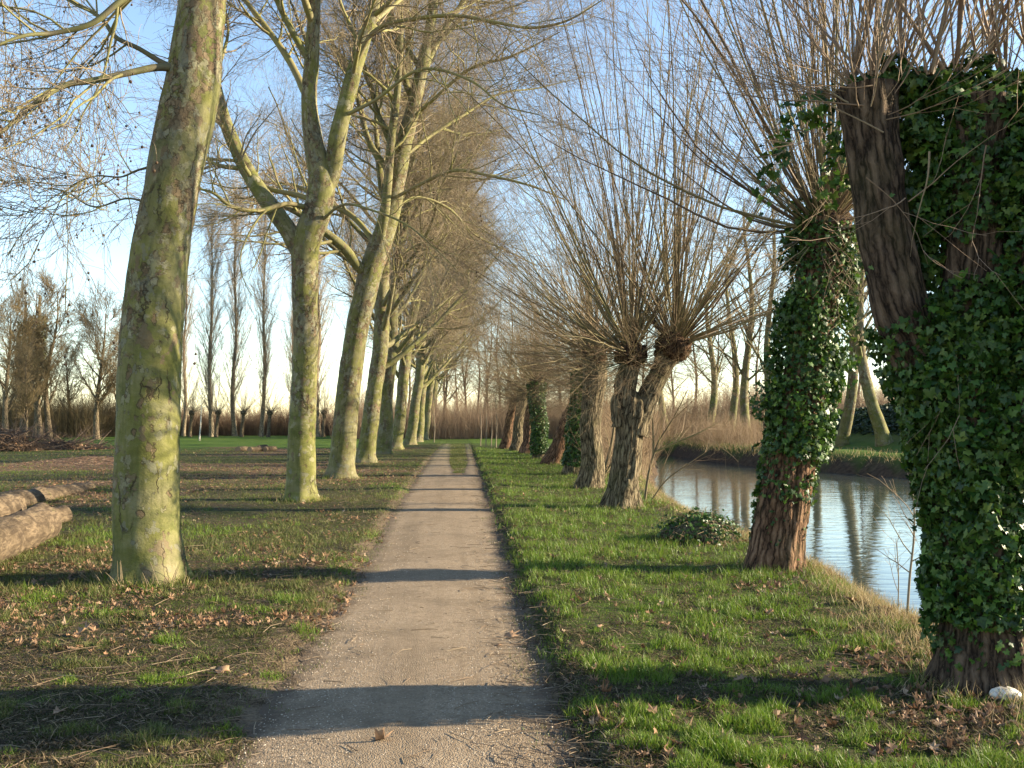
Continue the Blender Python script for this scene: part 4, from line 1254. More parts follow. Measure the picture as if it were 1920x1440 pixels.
for px, py, Y, v, rz, tilt, s, lab in [
    (1106, 912, 24.5, 0, 0.0, -0.06, 1.02, 'fourth willow, thick upright trunk of deeply ridged grey bark'),
    (1074, 890, 30.5, 1, 0.3, -0.02, 1.0, 'fifth willow, trunk wrapped in dark ivy close behind the ridged one'),
    (1030, 872, 37.5, 2, -0.2, 0.20, 1.0, 'sixth willow, dark trunk slanting steeply to the right'),
    (1013, 862, 43.0, 1, 2.8, -0.12, 1.04, 'seventh willow, ivy in patches on its sunlit side'),
    (987, 852, 49.5, 2, 0.5, -0.04, 1.05, 'eighth willow, reddish slim trunk without ivy'),
    (966, 847, 55.0, 0, 0.2, 0.04, 1.05, 'ninth willow, last but one, trunk close to its neighbours'),
    (946, 843, 60.0, 2, -0.3, 0.0, 1.05, 'farthest willow of the row, where the path ends'),
]:
    r = wv[v] if v not in usedw else copy_tree(wv[v])
    usedw.add(v)
    X = Q(px, py, Y)[0]
    r.location = (X, Y, Hs(X, Y) - 0.03)
    r.rotation_euler = (0, tilt, rz if abs(rz) < 1 else rz)
    r.scale = (s, s, s)
    tag(r, lab)


# ------------------------------------------------------------------ far trees
def make_far(kind, seed, cat_label, hgt, r0, nb, tb, Lb, ab, n3, n4, tropb, mats, sinu=0.1, rmin=0.006, forks=0, name=None, rf1=0.45, rm1=0.09, L3=(0.8, 2.0), t3=(0.0, 0.0, 0.02), a3=(0.3, 0.8), multi=1, t1=0.97, tl=0.5, group=None):
    g = np.random.default_rng(seed)
    root = empty(name or kind, (0, 0, 0))
    tag(root, cat_label, 'tree', group)
    parts = []
    Ps, Rs = [], []
    for m in range(multi):
        zz = np.linspace(0, hgt, 8)
        ph = g.random() * 6
        dx = (m - (multi - 1) / 2) * 0.75 if multi > 1 else 0
        sp = dx * 0.10
        cc = [(dx + sp * z + sinu * math.sin(z * 0.5 + ph) - sinu * math.sin(ph), sinu * math.sin(z * 0.4 + 2 * ph) - sinu * math.sin(2 * ph), z) for z in zz]
        rr = r0 * (1 - 0.88 * (zz / hgt)**0.9)
        tp, (P, R) = trunk_part(cc, rr, 50, 16, seed + m, 0.4, 0.35, 5, 0.12, 1.5)
        parts += tp
        Ps.append(P)
        Rs.append(R)
    P = np.stack(Ps)
    R = np.stack(Rs)
    P1, R1 = grow(g, P, R, nb, tb, t1, Lb, ab, rf1, 10, 0.08, (0, 0, tropb), tl, 0.25, rmin * 1.3, rm1)
    parts.append(tubes(P1, R1, 5, 0))
    link_mesh('trunk', parts, mats[0], root)
    P2, R2 = grow(g, P1, R1, n3, 0.15, 1.0, L3, a3, 0.5, 7, 0.12, t3, 0.4, 0.4, rmin, 0.03)
    cp = [tubes(P2, R2, 3, 0)]
    if n4:
        P3, R3 = grow(g, P2, R2, n4, 0.1, 1.0, (0.3, 0.9), (0.3, 0.8), 0.6, 4, 0.12, (0, 0, 0), 0.3, 0.6, rmin * 0.8, 0.01)
        cp.append(tubes(P3, R3, 3, 0))
    link_mesh('crown', cp, mats[1], root)
    return root


def place(proto, used_flag, px, py, Y, rz, s, label, ivycols=None):
    r = proto if not used_flag else copy_tree(proto)
    X = Q(px, py, Y)[0]
    r.location = (X, Y, Hs(X, Y) - 0.03)
    r.rotation_euler = (0, 0, rz)
    r.scale = (s, s, s) if np.isscalar(s) else s
    tag(r, label)
    return r


# poplars far across the field
M_POPBARK = willow_bark('poplar_bark', (0.12, 0.095, 0.065), (0.27, 0.215, 0.145), (0.40, 0.33, 0.23), 0.1)
M_POPTWIG = twig_mat('poplar_twig_bark', [(0.30, 0.235, 0.155), (0.38, 0.30, 0.20), (0.25, 0.19, 0.13)])
pop = [make_far('poplar', 201 + k, 'x', 25, 0.25, 90, 0.07, (3.5, 7.5), (0.16, 0.36), 13, 5, 0.03, (M_POPBARK, M_POPTWIG), 0.15, 0.009, L3=(0.8, 2.4), a3=(0.15, 0.4), t3=(0, 0, 0.06), rf1=0.3, rm1=0.035,
                group='tall poplars in a line across the field') for k in range(2)]
for k, (px, Y, v, s, lab) in enumerate([
    (344, 112, 0, 1.0, 'tall narrow poplar just right of the nearest plane trunk'),
    (397, 109, 1, 1.0, 'tall narrow poplar behind the white young birch'),
    (440, 110, 0, 1.02, 'tall narrow poplar with a dark doubled foot'),
    (490, 108, 1, 1.03, 'tall narrow poplar with a sunlit foot, left of the forked plane'),
    (548, 108, 0, 0.98, 'tall narrow poplar mostly hidden behind the forked plane trunk'),
    (598, 106, 1, 1.0, 'tall narrow poplar between the second and third plane trunks'),
    (662, 110, 0, 1.0, 'tall narrow poplar seen between the third and fourth plane trunks'),
]):
    place(pop[v], k > 1, px, 818, Y, k * 1.3, (s * (0.85 + 0.09 * (k * 3 % 4)), s * (0.85 + 0.09 * (k * 3 % 4)), s * (0.92 + 0.05 * (k * 5 % 4))), lab)

sp = []
for k in range(2):
    g = np.random.default_rng(230 + k)
    root = empty('small_pollard', (0, 0, 0))
    tag(root, 'x', 'tree', 'small pollards at the feet of the poplars')
    tp, (P, R) = trunk_part([(0, 0, 0), (0.05, 0, 1.0), (0.15, 0, 2.0), (0.2, 0, 2.6)], [0.2, 0.17, 0.17, 0.22], 24, 14, 230 + k, 0.3, 0.3)
    link_mesh('trunk', tp + [knob((0.2, 0, 2.6), 0.3, k)], [M_GREYBARK, M_GREYBARK], root)
    link_mesh('crown', shoot_crown(g, [dict(c=(0.2, 0, 2.6), rh=0.26, n=70, L=(1.6, 4.6), elev=(10, 85), r=(0.011, 0.018), trop=0.05)], 5, (0.4, 1.2), 0, rmin=0.007), [M_GREYTWIG, M_GREYTWIG], root)
    sp.append(root)
for k, (px, lab) in enumerate([
    (356, 'small pollard beside the first poplar right of the nearest plane'), (405, 'small pollard right of the poplar behind the birch'),
    (453, 'small pollard with a pale stem by the poplar of doubled foot'), (503, 'small pollard with bent stem by the poplar of sunlit foot'),
    (606, 'golden twigged small pollard between the second and third planes')]):
    place(sp[k % 2], k > 1, px, 818, 107 - k * 0.4, k * 0.3, 1.0, lab)

# loose trees at the far left
ft = [make_far('field_tree', 241, 'x', 13.5, 0.28, 26, 0.18, (3.5, 6.0), (0.4, 0.85), 15, 11, 0.05, (M_GREYBARK, M_FIELDTWIG), 0.3, 0.011, multi=2, group='bare trees at the left end of the field'),
      make_far('field_tree', 242, 'x', 9.5, 0.22, 26, 0.2, (3.2, 5.2), (0.5, 1.0), 16, 12, 0.05, (M_GREYBARK, M_FIELDTWIG), 0.25, 0.011, group='bare trees at the left end of the field')]
for k, (px, py, Y, v, s, rz, lab) in enumerate([
    (84, 822, 93, 0, 1.02, 0.3, 'twin stemmed bare tree, tallest of the left group'),
    (181, 823, 92, 1, 1.22, 2.0, 'spreading bare tree just left of the nearest plane trunk'),
    (12, 818, 84, 1, 1.15, 4.0, 'leafless tree cut by the left edge behind the brush heap'),
    (47, 828, 80, 1, 0.72, 1.0, 'thin stemmed young tree behind the brush heap'),
    (57, 806, 125, 1, 1.2, 5.0, 'dark bare tree at the back of the left group'),
    (128, 818, 108, 1, 0.95, 0.6, 'smaller bare tree in the gap between the twin stemmed and the spreading tree'),
    (222, 819, 104, 1, 1.1, 3.1, 'bare tree half hidden behind the nearest plane trunk'),
]):
    place(ft[v], k > 1, px, py, Y, rz, s, lab)

# two ivy clad standing stems behind the twin tree
for k, (px, topy, hgt, lab) in enumerate([(42, 612, 11.5, 'ivy clad trunk column, slimmer of the two above the left trees'), (68, 608, 12.2, 'ivy clad trunk column, thicker of the two, beside the twin stemmed tree')]):
    g = np.random.default_rng(260 + k)
    X = Q(px, 815, 100)[0]
    root = empty('ivy_clad_tree', (X, 100, Hs(X, 100)))
    tag(root, lab, 'tree', 'ivy clad trunks in the left group')
    tp, (P, R) = trunk_part([(0, 0, 0), (0.1, 0, 4), (0.0, 0, 8), (0.1, 0, hgt + 2)], [0.3, 0.26, 0.22, 0.12], 40, 12, 260 + k, 0.3, 0.3)
    link_mesh('trunk', tp, M_GREYBARK, root)
    P1, R1 = grow(g, P[None], R[None], 18, 0.35, 1.0, (1.5, 4.0), (0.3, 0.7), 0.3, 8, 0.08, (0, 0, 0.06), 0.3, 0.3, 0.01, 0.05)
    P2, R2 = grow(g, P1, R1, 8, 0.2, 1.0, (0.5, 1.4), (0.3, 0.8), 0.5, 5, 0.1, (0, 0, 0.02), 0.3, 0.4, 0.008, 0.02)
    link_mesh('crown', [tubes(P1, R1, 4, 0), tubes(P2, R2, 3, 0)], M_GREYTWIG, root)
    p, nr = on_tube(g, P, R + 0.28 + 0.1 * k, 2600, 0.30, 0.86, (-0.1, 0.25), 0.5, 41)
    link_mesh('ivy', [leaf_cloud(g, p, nr, (0.12, 0.24), facing=0.8)], M_IVYFAR, root)


# wood at the end of the path
wt = [make_far('bare_tree', 271 + k, 'x', 15 + 2 * k, 0.17, 30, 0.22, (2.2, 4.2), (0.45, 0.95), 9, 5, 0.03, (M_GREYBARK, M_WOODTWIG), 0.25, 0.009, group='bare trees in the wood closing the path') for k in range(2)]
for k, (px, Y, s, rz, lab) in enumerate([
    (829, 104, 1.0, 0, 'dark bare tree standing at the left of the path end'),
    (842, 118, 1.1, 1, 'slender bare tree just behind the path end'),
    (856, 128, 0.95, 2, 'pale gap edge tree straight beyond the ruts'),
    (868, 112, 0.9, 3, 'thin tree right of the sky gap beyond the path'),
    (880, 124, 1.1, 4, 'mid brown bare tree right of the path end'),
    (893, 106, 0.85, 5, 'crooked bare tree among thin pale stems'),
    (906, 116, 1.0, 6, 'bare tree behind the pale stems'),
    (922, 98, 0.85, 0.7, 'small bare tree left of the last willow'),
    (814, 122, 1.05, 1.7, 'bare tree half hidden behind the last planes'),
    (934, 112, 1.0, 2.7, 'bare tree rising behind the last willow'),
    (800, 135, 1.15, 3.6, 'bare tree behind the last planes, farther back'),
    (760, 130, 1.1, 4.4, 'bare tree seen between the far plane trunks'),
    (720, 126, 1.0, 5.4, 'bare tree glimpsed left of the fifth plane'),
    (960, 120, 1.15, 0.2, 'bare tree behind the far willow heads'),
    (1000, 112, 1.15, 1.1, 'bare tree behind the slanting willow'),
    (1050, 104, 1.1, 2.2, 'bare tree behind the ivy wrapped willow'),
    (1110, 100, 1.1, 3.2, 'bare tree behind the fourth willow across the water'),
    (1215, 104, 1.0, 0.4, 'bare tree right behind the two headed willow across the water'),
    (1262, 98, 0.9, 1.9, 'bare tree over the brown brush, left part of the far shore'),
    (1300, 108, 1.05, 2.9, 'bare tree over the brown brush, left of the low forking plane'),
    (1345, 96, 0.85, 4.9, 'short bare tree just left of the low forking plane'),
    (1425, 104, 1.0, 5.9, 'bare tree between the far planes and the ivy sleeve'),
    (1490, 100, 0.95, 0.9, 'bare tree hidden behind the ivy sleeved willow'),
    (1605, 96, 0.9, 3.9, 'bare tree between the two pale planes over the embankment'),
]):
    place(wt[k % 2], k > 1, px, 825, Y, rz, s, lab)

ps = None
for k, (px, py, Y, h, lab) in enumerate([
    (901, 836, 66, 3.6, 'pale thin sapling nearest to the right rut end'), (911, 838, 64, 4.2, 'pale thin sapling, second in the stand left of the willows'),
    (921, 838, 63, 3.8, 'pale thin sapling in the middle of the stand left of the willows'), (930, 840, 62, 4.4, 'pale thin sapling touching the last willow'),
    (814, 829, 78, 3.2, 'pale thin sapling beside the farthest planes')]):
    g = np.random.default_rng(300 + k)
    X = Q(px, py, Y)[0]
    root = empty('sapling', (X, Y, Hs(X, Y)))
    tag(root, lab, 'sapling', 'pale saplings at the end of the path')
    tp, (P, R) = trunk_part([(0, 0, 0), (0.05, 0, h * .4), (-0.03, 0, h * .7), (0.1, 0, h)], [0.032, 0.027, 0.02, 0.008], 20, 8, k, 0.2, 0.2)
    link_mesh('trunk', tp, M_PALEBARK, root)
    P1, R1 = grow(g, P[None], R[None], 14, 0.3, 1.0, (0.6, 1.6), (0.3, 0.7), 0.5, 6, 0.08, (0, 0, 0.05), 0.3, 0.3, 0.006, 0.02)
    P2, R2 = grow(g, P1, R1, 5, 0.2, 1, (0.3, 0.8), (0.3, 0.7), 0.5, 4, 0.1, (0, 0, 0.02), 0.3, 0.4, 0.005, 0.01)
    link_mesh('crown', [tubes(P1, R1, 4, 0), tubes(P2, R2, 3, 0)], M_WOODTWIG, root)

# young birch standing alone in the field
X, Yb, _ = G(374, 826)
root = empty('young_birch', (X, Yb, Hs(X, Yb)))
tag(root, 'thin white stemmed young birch alone on the far grass', 'sapling')
tp, (P, R) = trunk_part([(0, 0, 0), (0.06, 0, 1.0), (0.1, 0, 2.0), (0.16, 0, 3.2), (0.2, 0, 4.6)], [0.065, 0.06, 0.05, 0.03, 0.01], 24, 8, 5, 0.2, 0.2)
mb = NB('birch_bark')
link_mesh('trunk', tp, mb.done(mb.ramp(mb.noise(mb.vmath('MULTIPLY', mb.attr('bk'), (3, 3, 9)), 1.0, 3), [(0.35, (0.12, 0.10, 0.08)), (0.45, (0.55, 0.50, 0.42))]), 0.7), root)
g = np.random.default_rng(3)
P1, R1 = grow(g, P[None], R[None], 12, 0.5, 1.0, (0.6, 1.5), (0.5, 0.9), 0.4, 6, 0.08, (0, 0, 0.05), 0.3, 0.3, 0.006, 0.02)
link_mesh('crown', [tubes(P1, R1, 4, 0)], M_WOODTWIG, root)

# planes on the far bank
fp = make_far('plane_tree', 281, 'x', 17, 0.36, 20, 0.22, (4.5, 8.0), (0.5, 0.95), 9, 7, 0.05, (M_PLANE, M_PTWIG), 0.3, 0.006, L3=(1.2, 3.0), group='plane trees across the pond')
for k, (px, py, Y, s, rz, tilt, lab) in enumerate([
    (1658, 844, 48, 0.95, 0.4, -0.13, 'pale plane trunk on the far bank in front of the dark embankment'),
    (1578, 838, 51.5, 0.92, 2.4, -0.11, 'pale plane trunk on the far bank beside the ivy sleeved willow'),
    (1368, 845, 68, 0.85, 4.1, 0.03, 'low forking plane across the pond above the reddish brush'),
    (1400, 848, 64, 0.95, 5.5, 0.02, 'upright plane across the pond right of the low forking one'),
    (1455, 842, 62, 0.9, 1.2, 0.0, 'plane across the pond hidden mostly behind the ivy sleeve'),
    (1330, 842, 84, 1.0, 3.0, 0.0, 'distant plane across the pond left of the low forking one'),
    (1250, 842, 88, 1.0, 0.9, 0.0, 'distant plane across the pond right of the two headed willow'),
    (1530, 835, 74, 1.0, 2.0, 0.0, 'distant plane rising behind the far bank embankment'),
]):
    r = place(fp, k > 0, px, py, Y, rz, s, lab)
    r.rotation_euler = (0, tilt, rz)


# ------------------------------------------------------------------ thickets
def thicket(name, label, cat, poly_pts, n, hgt, mat_, seed, r=(0.006, 0.011), side=3, lean=0.15, hshape=None):
    """many upright twigs filling a strip; nobody could count them"""
    g = np.random.default_rng(seed)
    x0, x1, y0, y1 = poly_pts[:4]
    x = g.uniform(x0, x1, n)
    y = g.uniform(y0, y1, n)
    if len(poly_pts) > 4:
        m = poly_pts[4](x, y)
        x, y = x[m], y[m]
        n = len(x)
    z = H(x, y)
    h = g.uniform(hgt[0], hgt[1], n) * (0.25 + 1.45 * n2(x, y, 0.22, seed, 4))
    d = unit(np.stack([g.normal(size=n) * lean, g.normal(size=n) * lean, np.ones(n)], -1))
    pts = [np.stack([x, y, z - 0.05], -1)]
    for k in range(5):
        d = unit(d + g.normal(size=(n, 3)) * 0.09)
        pts.append(pts[-1] + d * (h / 5)[:, None])
    P = np.stack(pts, 1)
    R = g.uniform(r[0], r[1], n)[:, None] * np.linspace(1, 0.35, 6)[None]
    parts = [tubes(P, R, 3, 0)]
    if side:
        P2, R2 = grow(g, P, R, side, 0.2, 0.95, (hgt[0] * 0.2, hgt[1] * 0.4), (0.3, 0.9), 0.7, 4, 0.12, (0, 0, 0.03), 0.3, 0.5, r[0] * 0.6, 0.02)
        parts.append(tubes(P2, R2, 3, 0))
    o = link_mesh(name, parts, mat_)
    return tag(o, label, cat, kind='stuff')


thicket('thicket', 'reddish brown thicket along the back of the left field', 'thicket', (-75, -9, 114, 122), 15000, (1.8, 3.6), M_BRUSHTWIG, 401, (0.012, 0.02), 3)
thicket('thicket', 'orange brown scrub under the bare trees at the left end of the field', 'thicket', (-58, -37, 103, 112), 3600, (2.6, 6.0), M_FIELDTWIG, 406, (0.011, 0.018), 5, 0.25)
thicket('thicket', 'brown undergrowth closing the end of the path', 'thicket', (-12, 16, 92, 116), 9000, (1.6, 5.0), M_WOODTWIG, 402, (0.009, 0.016), 4)
thicket('thicket', 'golden brown brush along the water behind the far willows', 'thicket',
        (3.6, 12, 27, 66, lambda x, y: (sdf(x, y, POND) > 0.15) & (sdf(x, y, POND) < 2.2) & (x > np.interp(y, [27, 66], [4.0, 4.4]))), 5200, (1.4, 3.6), M_BANKBRUSH, 403, (0.005, 0.010), 5, 0.3)
thicket('thicket', 'orange brown brush on the far bank of the pond', 'thicket',
        (12, 23, 50, 74, lambda x, y: (sdf(x, y, POND) > 0.6) & (x - 0.282 * y < 1.6)), 4500, (0.5, 2.4), M_BANKBRUSH, 404, (0.006, 0.011), 5, 0.35)
thicket('thicket', 'brown hedge far behind the pond', 'thicket', (10, 60, 92, 104), 8000, (1.6, 3.6), M_WOODTWIG, 405, (0.011, 0.018), 4)


g = np.random.default_rng(450)
x = g.uniform(19.5, 33, 30000)
y = g.uniform(34, 78, 30000)
k = (x > np.interp(y, [25, 40, 48, 55, 70, 100], [24.5, 22.2, 21.4, 21.0, 20.6, 20.0]) + 0.3 + 1.4 * n2(x, y, 0.8, 451, 3))
x, y = x[k], y[k]
z = H(x, y) + 0.45 * g.random(len(x)) * (0.4 + n2(x, y, 0.7, 452, 3))
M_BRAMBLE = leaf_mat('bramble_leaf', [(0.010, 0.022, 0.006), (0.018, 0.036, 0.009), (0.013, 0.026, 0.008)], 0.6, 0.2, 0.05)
o = link_mesh('bramble', [leaf_cloud(g, np.stack([x, y, z], -1), np.tile(np.array([[-0.3, 0, 1.0]]), (len(x), 1)), (0.16, 0.30), facing=0.6, hang=0.2)], M_BRAMBLE)  # made-up dark leaf cover, imitating shade on the grass slope
tag(o, 'dark bramble added to deepen the shade on the embankment beyond the far bank', 'bramble', kind='stuff')


# ------------------------------------------------------------------ saplings and shoots on the near bank
def bank_sapling(seed, base, pts, rads, label, n=6, L=(0.25, 0.7), mat_=M_PALEBARK):
    g = np.random.default_rng(seed)
    root = empty('bank_sapling', base)
    tag(root, label, 'sapling', 'saplings on the near bank')
    tp = []
    ls = []
    for p, r in zip(pts, rads):
        t, l = trunk_part([np.asarray(q) - np.asarray(base) for q in p], r, 26, 8, seed, 0, 1, sink=0.0, lump=0.05)
        tp += t
        ls.append(l)
    link_mesh('trunk', tp, mat_, root)
    P, R = resample(ls, 14)
    P1, R1 = grow(g, P, R, n, 0.25, 1.0, L, (0.5, 1.1), 0.6, 6, 0.1, (0, 0, 0.03), 0.3, 0.3, 0.0022, 0.012)
    P2, R2 = grow(g, P1, R1, 3, 0.3, 1.0, (L[0] * 0.4, L[1] * 0.5), (0.4, 0.9), 0.6, 4, 0.1, (0, 0, 0), 0.3, 0.4, 0.0018, 0.006)
    link_mesh('crown', [tubes(P1, R1, 4, 0), tubes(P2, R2, 3, 0)], M_WTWIG, root)


for k, (px, py, Yz, tops, rr, lab, n) in enumerate([
    (1700, 1150, 8.4, [[(1706, 1080), (1714, 1000), (1712, 930), (1700, 880)]], [0.012, 0.011, 0.009, 0.006, 0.003], 'thin pale sapling on the bank before the nearest willow', 9),
    (1683, 1120, 8.8, [[(1684, 1060), (1680, 1010)]], [0.006, 0.005, 0.003], 'short wispy sapling left of the thin pale one', 5),
    (1745, 1200, 7.4, [[(1752, 1150), (1750, 1110), (1765, 1080)]], [0.006, 0.005, 0.004, 0.002], 'reddish wisp of a sapling against the nearest trunk', 6),
    (1208, 930, 20.2, [[(1218, 880), (1232, 835), (1262, 785), (1290, 730)], [(1225, 850), (1224, 800), (1222, 770)], [(1226, 848), (1262, 832), (1310, 812), (1350, 790)]], [0.03, 0.026, 0.022, 0.016, 0.006], 'forked sapling leaning over the water by the two headed willow', 9),
    (1218, 928, 20.4, [[(1250, 900), (1290, 870), (1335, 840)]], [0.016, 0.014, 0.010, 0.005], 'low branch shoot reaching out over the water', 7),
    (1122, 900, 26.5, [[(1140, 860), (1150, 810), (1155, 770)], [(1140, 880), (1160, 845)]], [0.05, 0.045, 0.035, 0.02], 'two slanting stems between the ridged and the two headed willow', 8),
]):
    X = Q(px, py, Yz)[0]
    base = np.array([X, Yz, Hs(X, Yz) - 0.04])
    pts, rads = [], []
    for i, t in enumerate(tops):
        first = [tuple(base)] if i == 0 or k != 3 else []
        pp = first + pix(t, Yz)
        pts.append(pp)
        rads.append(np.interp(np.linspace(0, 1, len(pp)), np.linspace(0, 1, len(rr)), rr) * (1 if i == 0 else 0.7))
    bank_sapling(320 + k, base, pts, rads, lab, n, (0.25, 0.7) if Yz < 12 else (0.5, 1.5), M_PALEBARK if k < 3 else M_WSHOOT)

# ivy covered stump on the bank
p = ground(1325, 1020)
root = empty('ivy_stump', (p[0], p[1] + 0.4, Hs(p[0], p[1] + 0.4)))
tag(root, 'low rounded stump overgrown with ivy between the second and third willows', 'stump')
v, f = sphere(26, 14)
v = v * (0.8 + 0.4 * fbm(v * 2, 8, 3))[:, None] * np.array([0.50, 0.45, 0.26]) + np.array([0, 0, 0.04])
link_mesh('trunk', [(v, f[:, ::-1], 0, {'bk': v})], M_WGREY, root)
g = np.random.default_rng(9)
m = v[:, 2] > 0.0
k = g.choice(np.where(m)[0], 1700)
c = v[k] + g.normal(size=(1700, 3)) * 0.05
nn = unit(v[k])
link_mesh('ivy', [leaf_cloud(g, c, nn, (0.03, 0.07), facing=0.8)], M_IVY, root)
kk = g.choice(np.where(m)[0], 120)
P = np.stack([v[kk], v[kk] * 1.15 + [0, 0, .03], v[kk] * 1.45 + g.normal(size=(120, 3)) * 0.05 - [0, 0, .06]], 1)
link_mesh('runner', [tubes(P, np.full((120, 3), 0.003), 3, 0)], M_WTWIG, root)

# ------------------------------------------------------------------ logs and brush on the left
mlog = NB('log_end_wood')
pz = mlog.attr('bk')
mw = mlog.nd('ShaderNodeTexWave', {'Vector': pz, 'Scale': 22, 'Distortion': 3.5, 'Detail': 3}, wave_type='RINGS', rings_direction='Z').outputs[1]
M_LOGEND = mlog.done(mlog.ramp(mw, [(0.2, (0.22, 0.135, 0.07)), (0.8, (0.36, 0.25, 0.15))]), 0.85)
ml = NB('log_bark')
lb_ = ml.attr('bk')
l1 = ml.noise(lb_, 3.0, 8, 0.68)
l2 = ml.noise(ml.vmath('MULTIPLY', lb_, (18, 18, 5)), 1.0, 5, 0.65)
lc = ml.ramp(l1, [(0.34, (0.050, 0.037, 0.024)), (0.46, (0.105, 0.077, 0.050)), (0.58, (0.165, 0.122, 0.080)), (0.70, (0.085, 0.080, 0.030))])
lc = ml.mix(ml.ramp(l2, [(0.42, 0.75), (0.56, 0.0)]), lc, (0.045, 0.032, 0.022))
M_LOG = ml.done(lc, 0.9, ml.bump(ml.math('ADD', l1, ml.math('MULTIPLY', l2, 0.6)), 0.9, 0.03), 0.12)


def log(name, label, p0, p1, r0, r1, seed, sag=0.0, knobs=(), group='cut logs lying left of the nearest plane'):
    p0, p1 = np.asarray(p0, float), np.asarray(p1, float)
    base = (p0 + p1) / 2
    root = empty(name, base)
    tag(root, label, 'log', group)
    K, S = 50, 40
    P, R, q = spline([p0 - base, (p0 + p1) / 2 - base + np.array([0, 0, sag]), p1 - base], [r0, (r0 + r1) / 2, r1], K)
    T, U, W = frames(P[None], ref=(0, 0.1, 1))
    T, U, W = T[0], U[0], W[0]
    a = np.arange(S) * 2 * PI / S
    bk = np.stack([np.cos(a)[None] * r0 + 0 * q[:, None], np.sin(a)[None] * r0 + 0 * q[:, None], np.repeat(q[:, None], S, 1)], -1)
    m = 1 + 0.5 * (fbm(bk * 2.6, seed, 4) - 0.5) + 0.16 * (fbm(bk * np.array([12, 12, 3]), seed + 2, 3) - 0.5)
    vv = P[:, None] + (R[:, None] * m)[..., None] * (np.cos(a)[None, :, None] * U[:, None] + np.sin(a)[None, :, None] * W[:, None])
    parts = [(vv.reshape(-1, 3), quad_index(1, K, S), 0, {'bk': bk.reshape(-1, 3)})]
    link_mesh('trunk', parts, M_LOG, root)
    for e in (0, -1):
        ring = vv[e]
        c = ring.mean(0)
        off = T[e] * (0.004 if e == -1 else -0.004)
        rings = [ring * (1 - t) + c * t + off for t in (0, 0.25, 0.5, 0.75, 0.95)]
        cv = np.concatenate(rings)
        loc = np.concatenate([np.stack([np.cos(a), np.sin(a), 0 * a], -1) * (1 - t) * r0 for t in (0, 0.25, 0.5, 0.75, 0.95)])
        link_mesh('cut_face', [(cv, quad_index(1, 5, S), 0, {'bk': loc})], M_LOGEND, root)
    for kc, kr, kd in knobs:
        kp, _ = trunk_part([np.asarray(kc) - base, np.asarray(kc) - base + np.asarray(kd) * 0.5, np.asarray(kc) - base + np.asarray(kd)], [kr * 1.35, kr, kr * 0.9], 14, 18, seed, 0, 1, sink=0, lump=0.12, cap=True)
        link_mesh('branch_stub', kp, M_LOG, root)
    return root


def GZ_(px, py, up):
    p = ground(px, py)
    return np.array([p[0], p[1], p[2] + up])


a0 = GZ_(-230, 1150, 0.21)
a1 = GZ_(68, 1012, 0.20) + np.array([0, 0.15, 0])
kn = a0 + (a1 - a0) * 0.80 + np.array([0.10, -0.28, 0.02])
log('cut_log', 'thick mossy log with a sawn branch stub, at the left edge', a0, a1, 0.31, 0.27, 1, knobs=[(kn, 0.085, (0.06, -0.16, 0.02))])
log('cut_log', 'smooth tan log lying on top behind the thick mossy one', a0 + np.array([-0.35, 0.62, 0.22]), a1 + np.array([-0.62, 0.45, 0.20]), 0.26, 0.22, 2)
c0 = GZ_(84, 984, 0.08)
log('cut_log', 'short round ended log piece just behind the mossy log end', c0, GZ_(118, 977, 0.08), 0.18, 0.165, 3)
log('cut_log', 'long half sunken log with dead leaves along it, farthest of the left logs', GZ_(10, 950, 0.0), GZ_(166, 914, -0.06), 0.28, 0.20, 4)

for k, (xa, xb, py, lab) in enumerate([(446, 462, 846, 'small pale log, leftmost of the short row on the grass'), (468, 490, 847, 'pale split log, second of the short row on the grass'),
                                       (484, 500, 843, 'small pale log behind the split one on the grass'), (496, 516, 846, 'pale log, rightmost of the short row on the grass')]):
    log('split_log', lab, GZ_(xa, py, 0.10), GZ_(xb, py - 1, 0.12), 0.15, 0.13, 20 + k, group='pale split logs in the far grass')


def brush(name, label, c, half, n, seed, leaves):
    g = np.random.default_rng(seed)
    c = np.asarray(c, float)
    root = empty(name, c)
    tag(root, label, 'brush pile', 'heaps of cut branches on the left field')
    u = g.uniform(-1, 1, (n, 2))
    env = np.clip(1 - (u**2).sum(1) * 0.7, 0.05, 1)
    s = np.stack([u[:, 0] * half[0], u[:, 1] * half[1], g.random(n) * half[2] * env], -1)
    d = unit(np.stack([g.normal(size=n) * 1.2, g.normal(size=n) * 0.6, g.normal(size=n) * 0.22 + 0.08], -1))
    ln = g.uniform(0.6, 2.4, n)
    pts = [s]
    for k in range(5):
        d = unit(d + g.normal(size=(n, 3)) * 0.12)
        q = pts[-1] + d * (ln / 5)[:, None]
        q[:, 2] = np.maximum(q[:, 2], 0.0)
        pts.append(q)
    P = np.stack(pts, 1)
    R = g.uniform(0.010, 0.035, n)[:, None] * np.linspace(1, 0.4, 6)[None]
    P2, R2 = grow(g, P, R, 4, 0.2, 1, (0.3, 0.9), (0.3, 0.9), 0.5, 4, 0.1, (0, 0, 0), 0.3, 0.4, 0.006, 0.015)
    link_mesh('branches', [tubes(P, R, 5, 0), tubes(P2, R2, 3, 0)], M_HEAPTWIG, root)
    lp = s[g.integers(0, n, leaves)] + g.normal(size=(leaves, 3)) * np.array([.3, .3, .05])
    lp[:, 2] = np.abs(lp[:, 2])
    link_mesh('dead_leaves', [leaf_cloud(g, lp, unit(g.normal(size=(leaves, 3)) + [0, -.5, .6]), (0.08, 0.16), facing=0.8, hang=0.2)], M_LITTER, root)
    v, f = sphere(30, 12)
    v = v * np.array([half[0] * 0.9, half[1] * 0.9, half[2] * 0.75]) * (0.8 + 0.4 * fbm(v * 3, seed, 3))[:, None]
    link_mesh('leaf_mould', [(v, f[:, ::-1], 0, {'bk': v})], M_WBROWN, root)


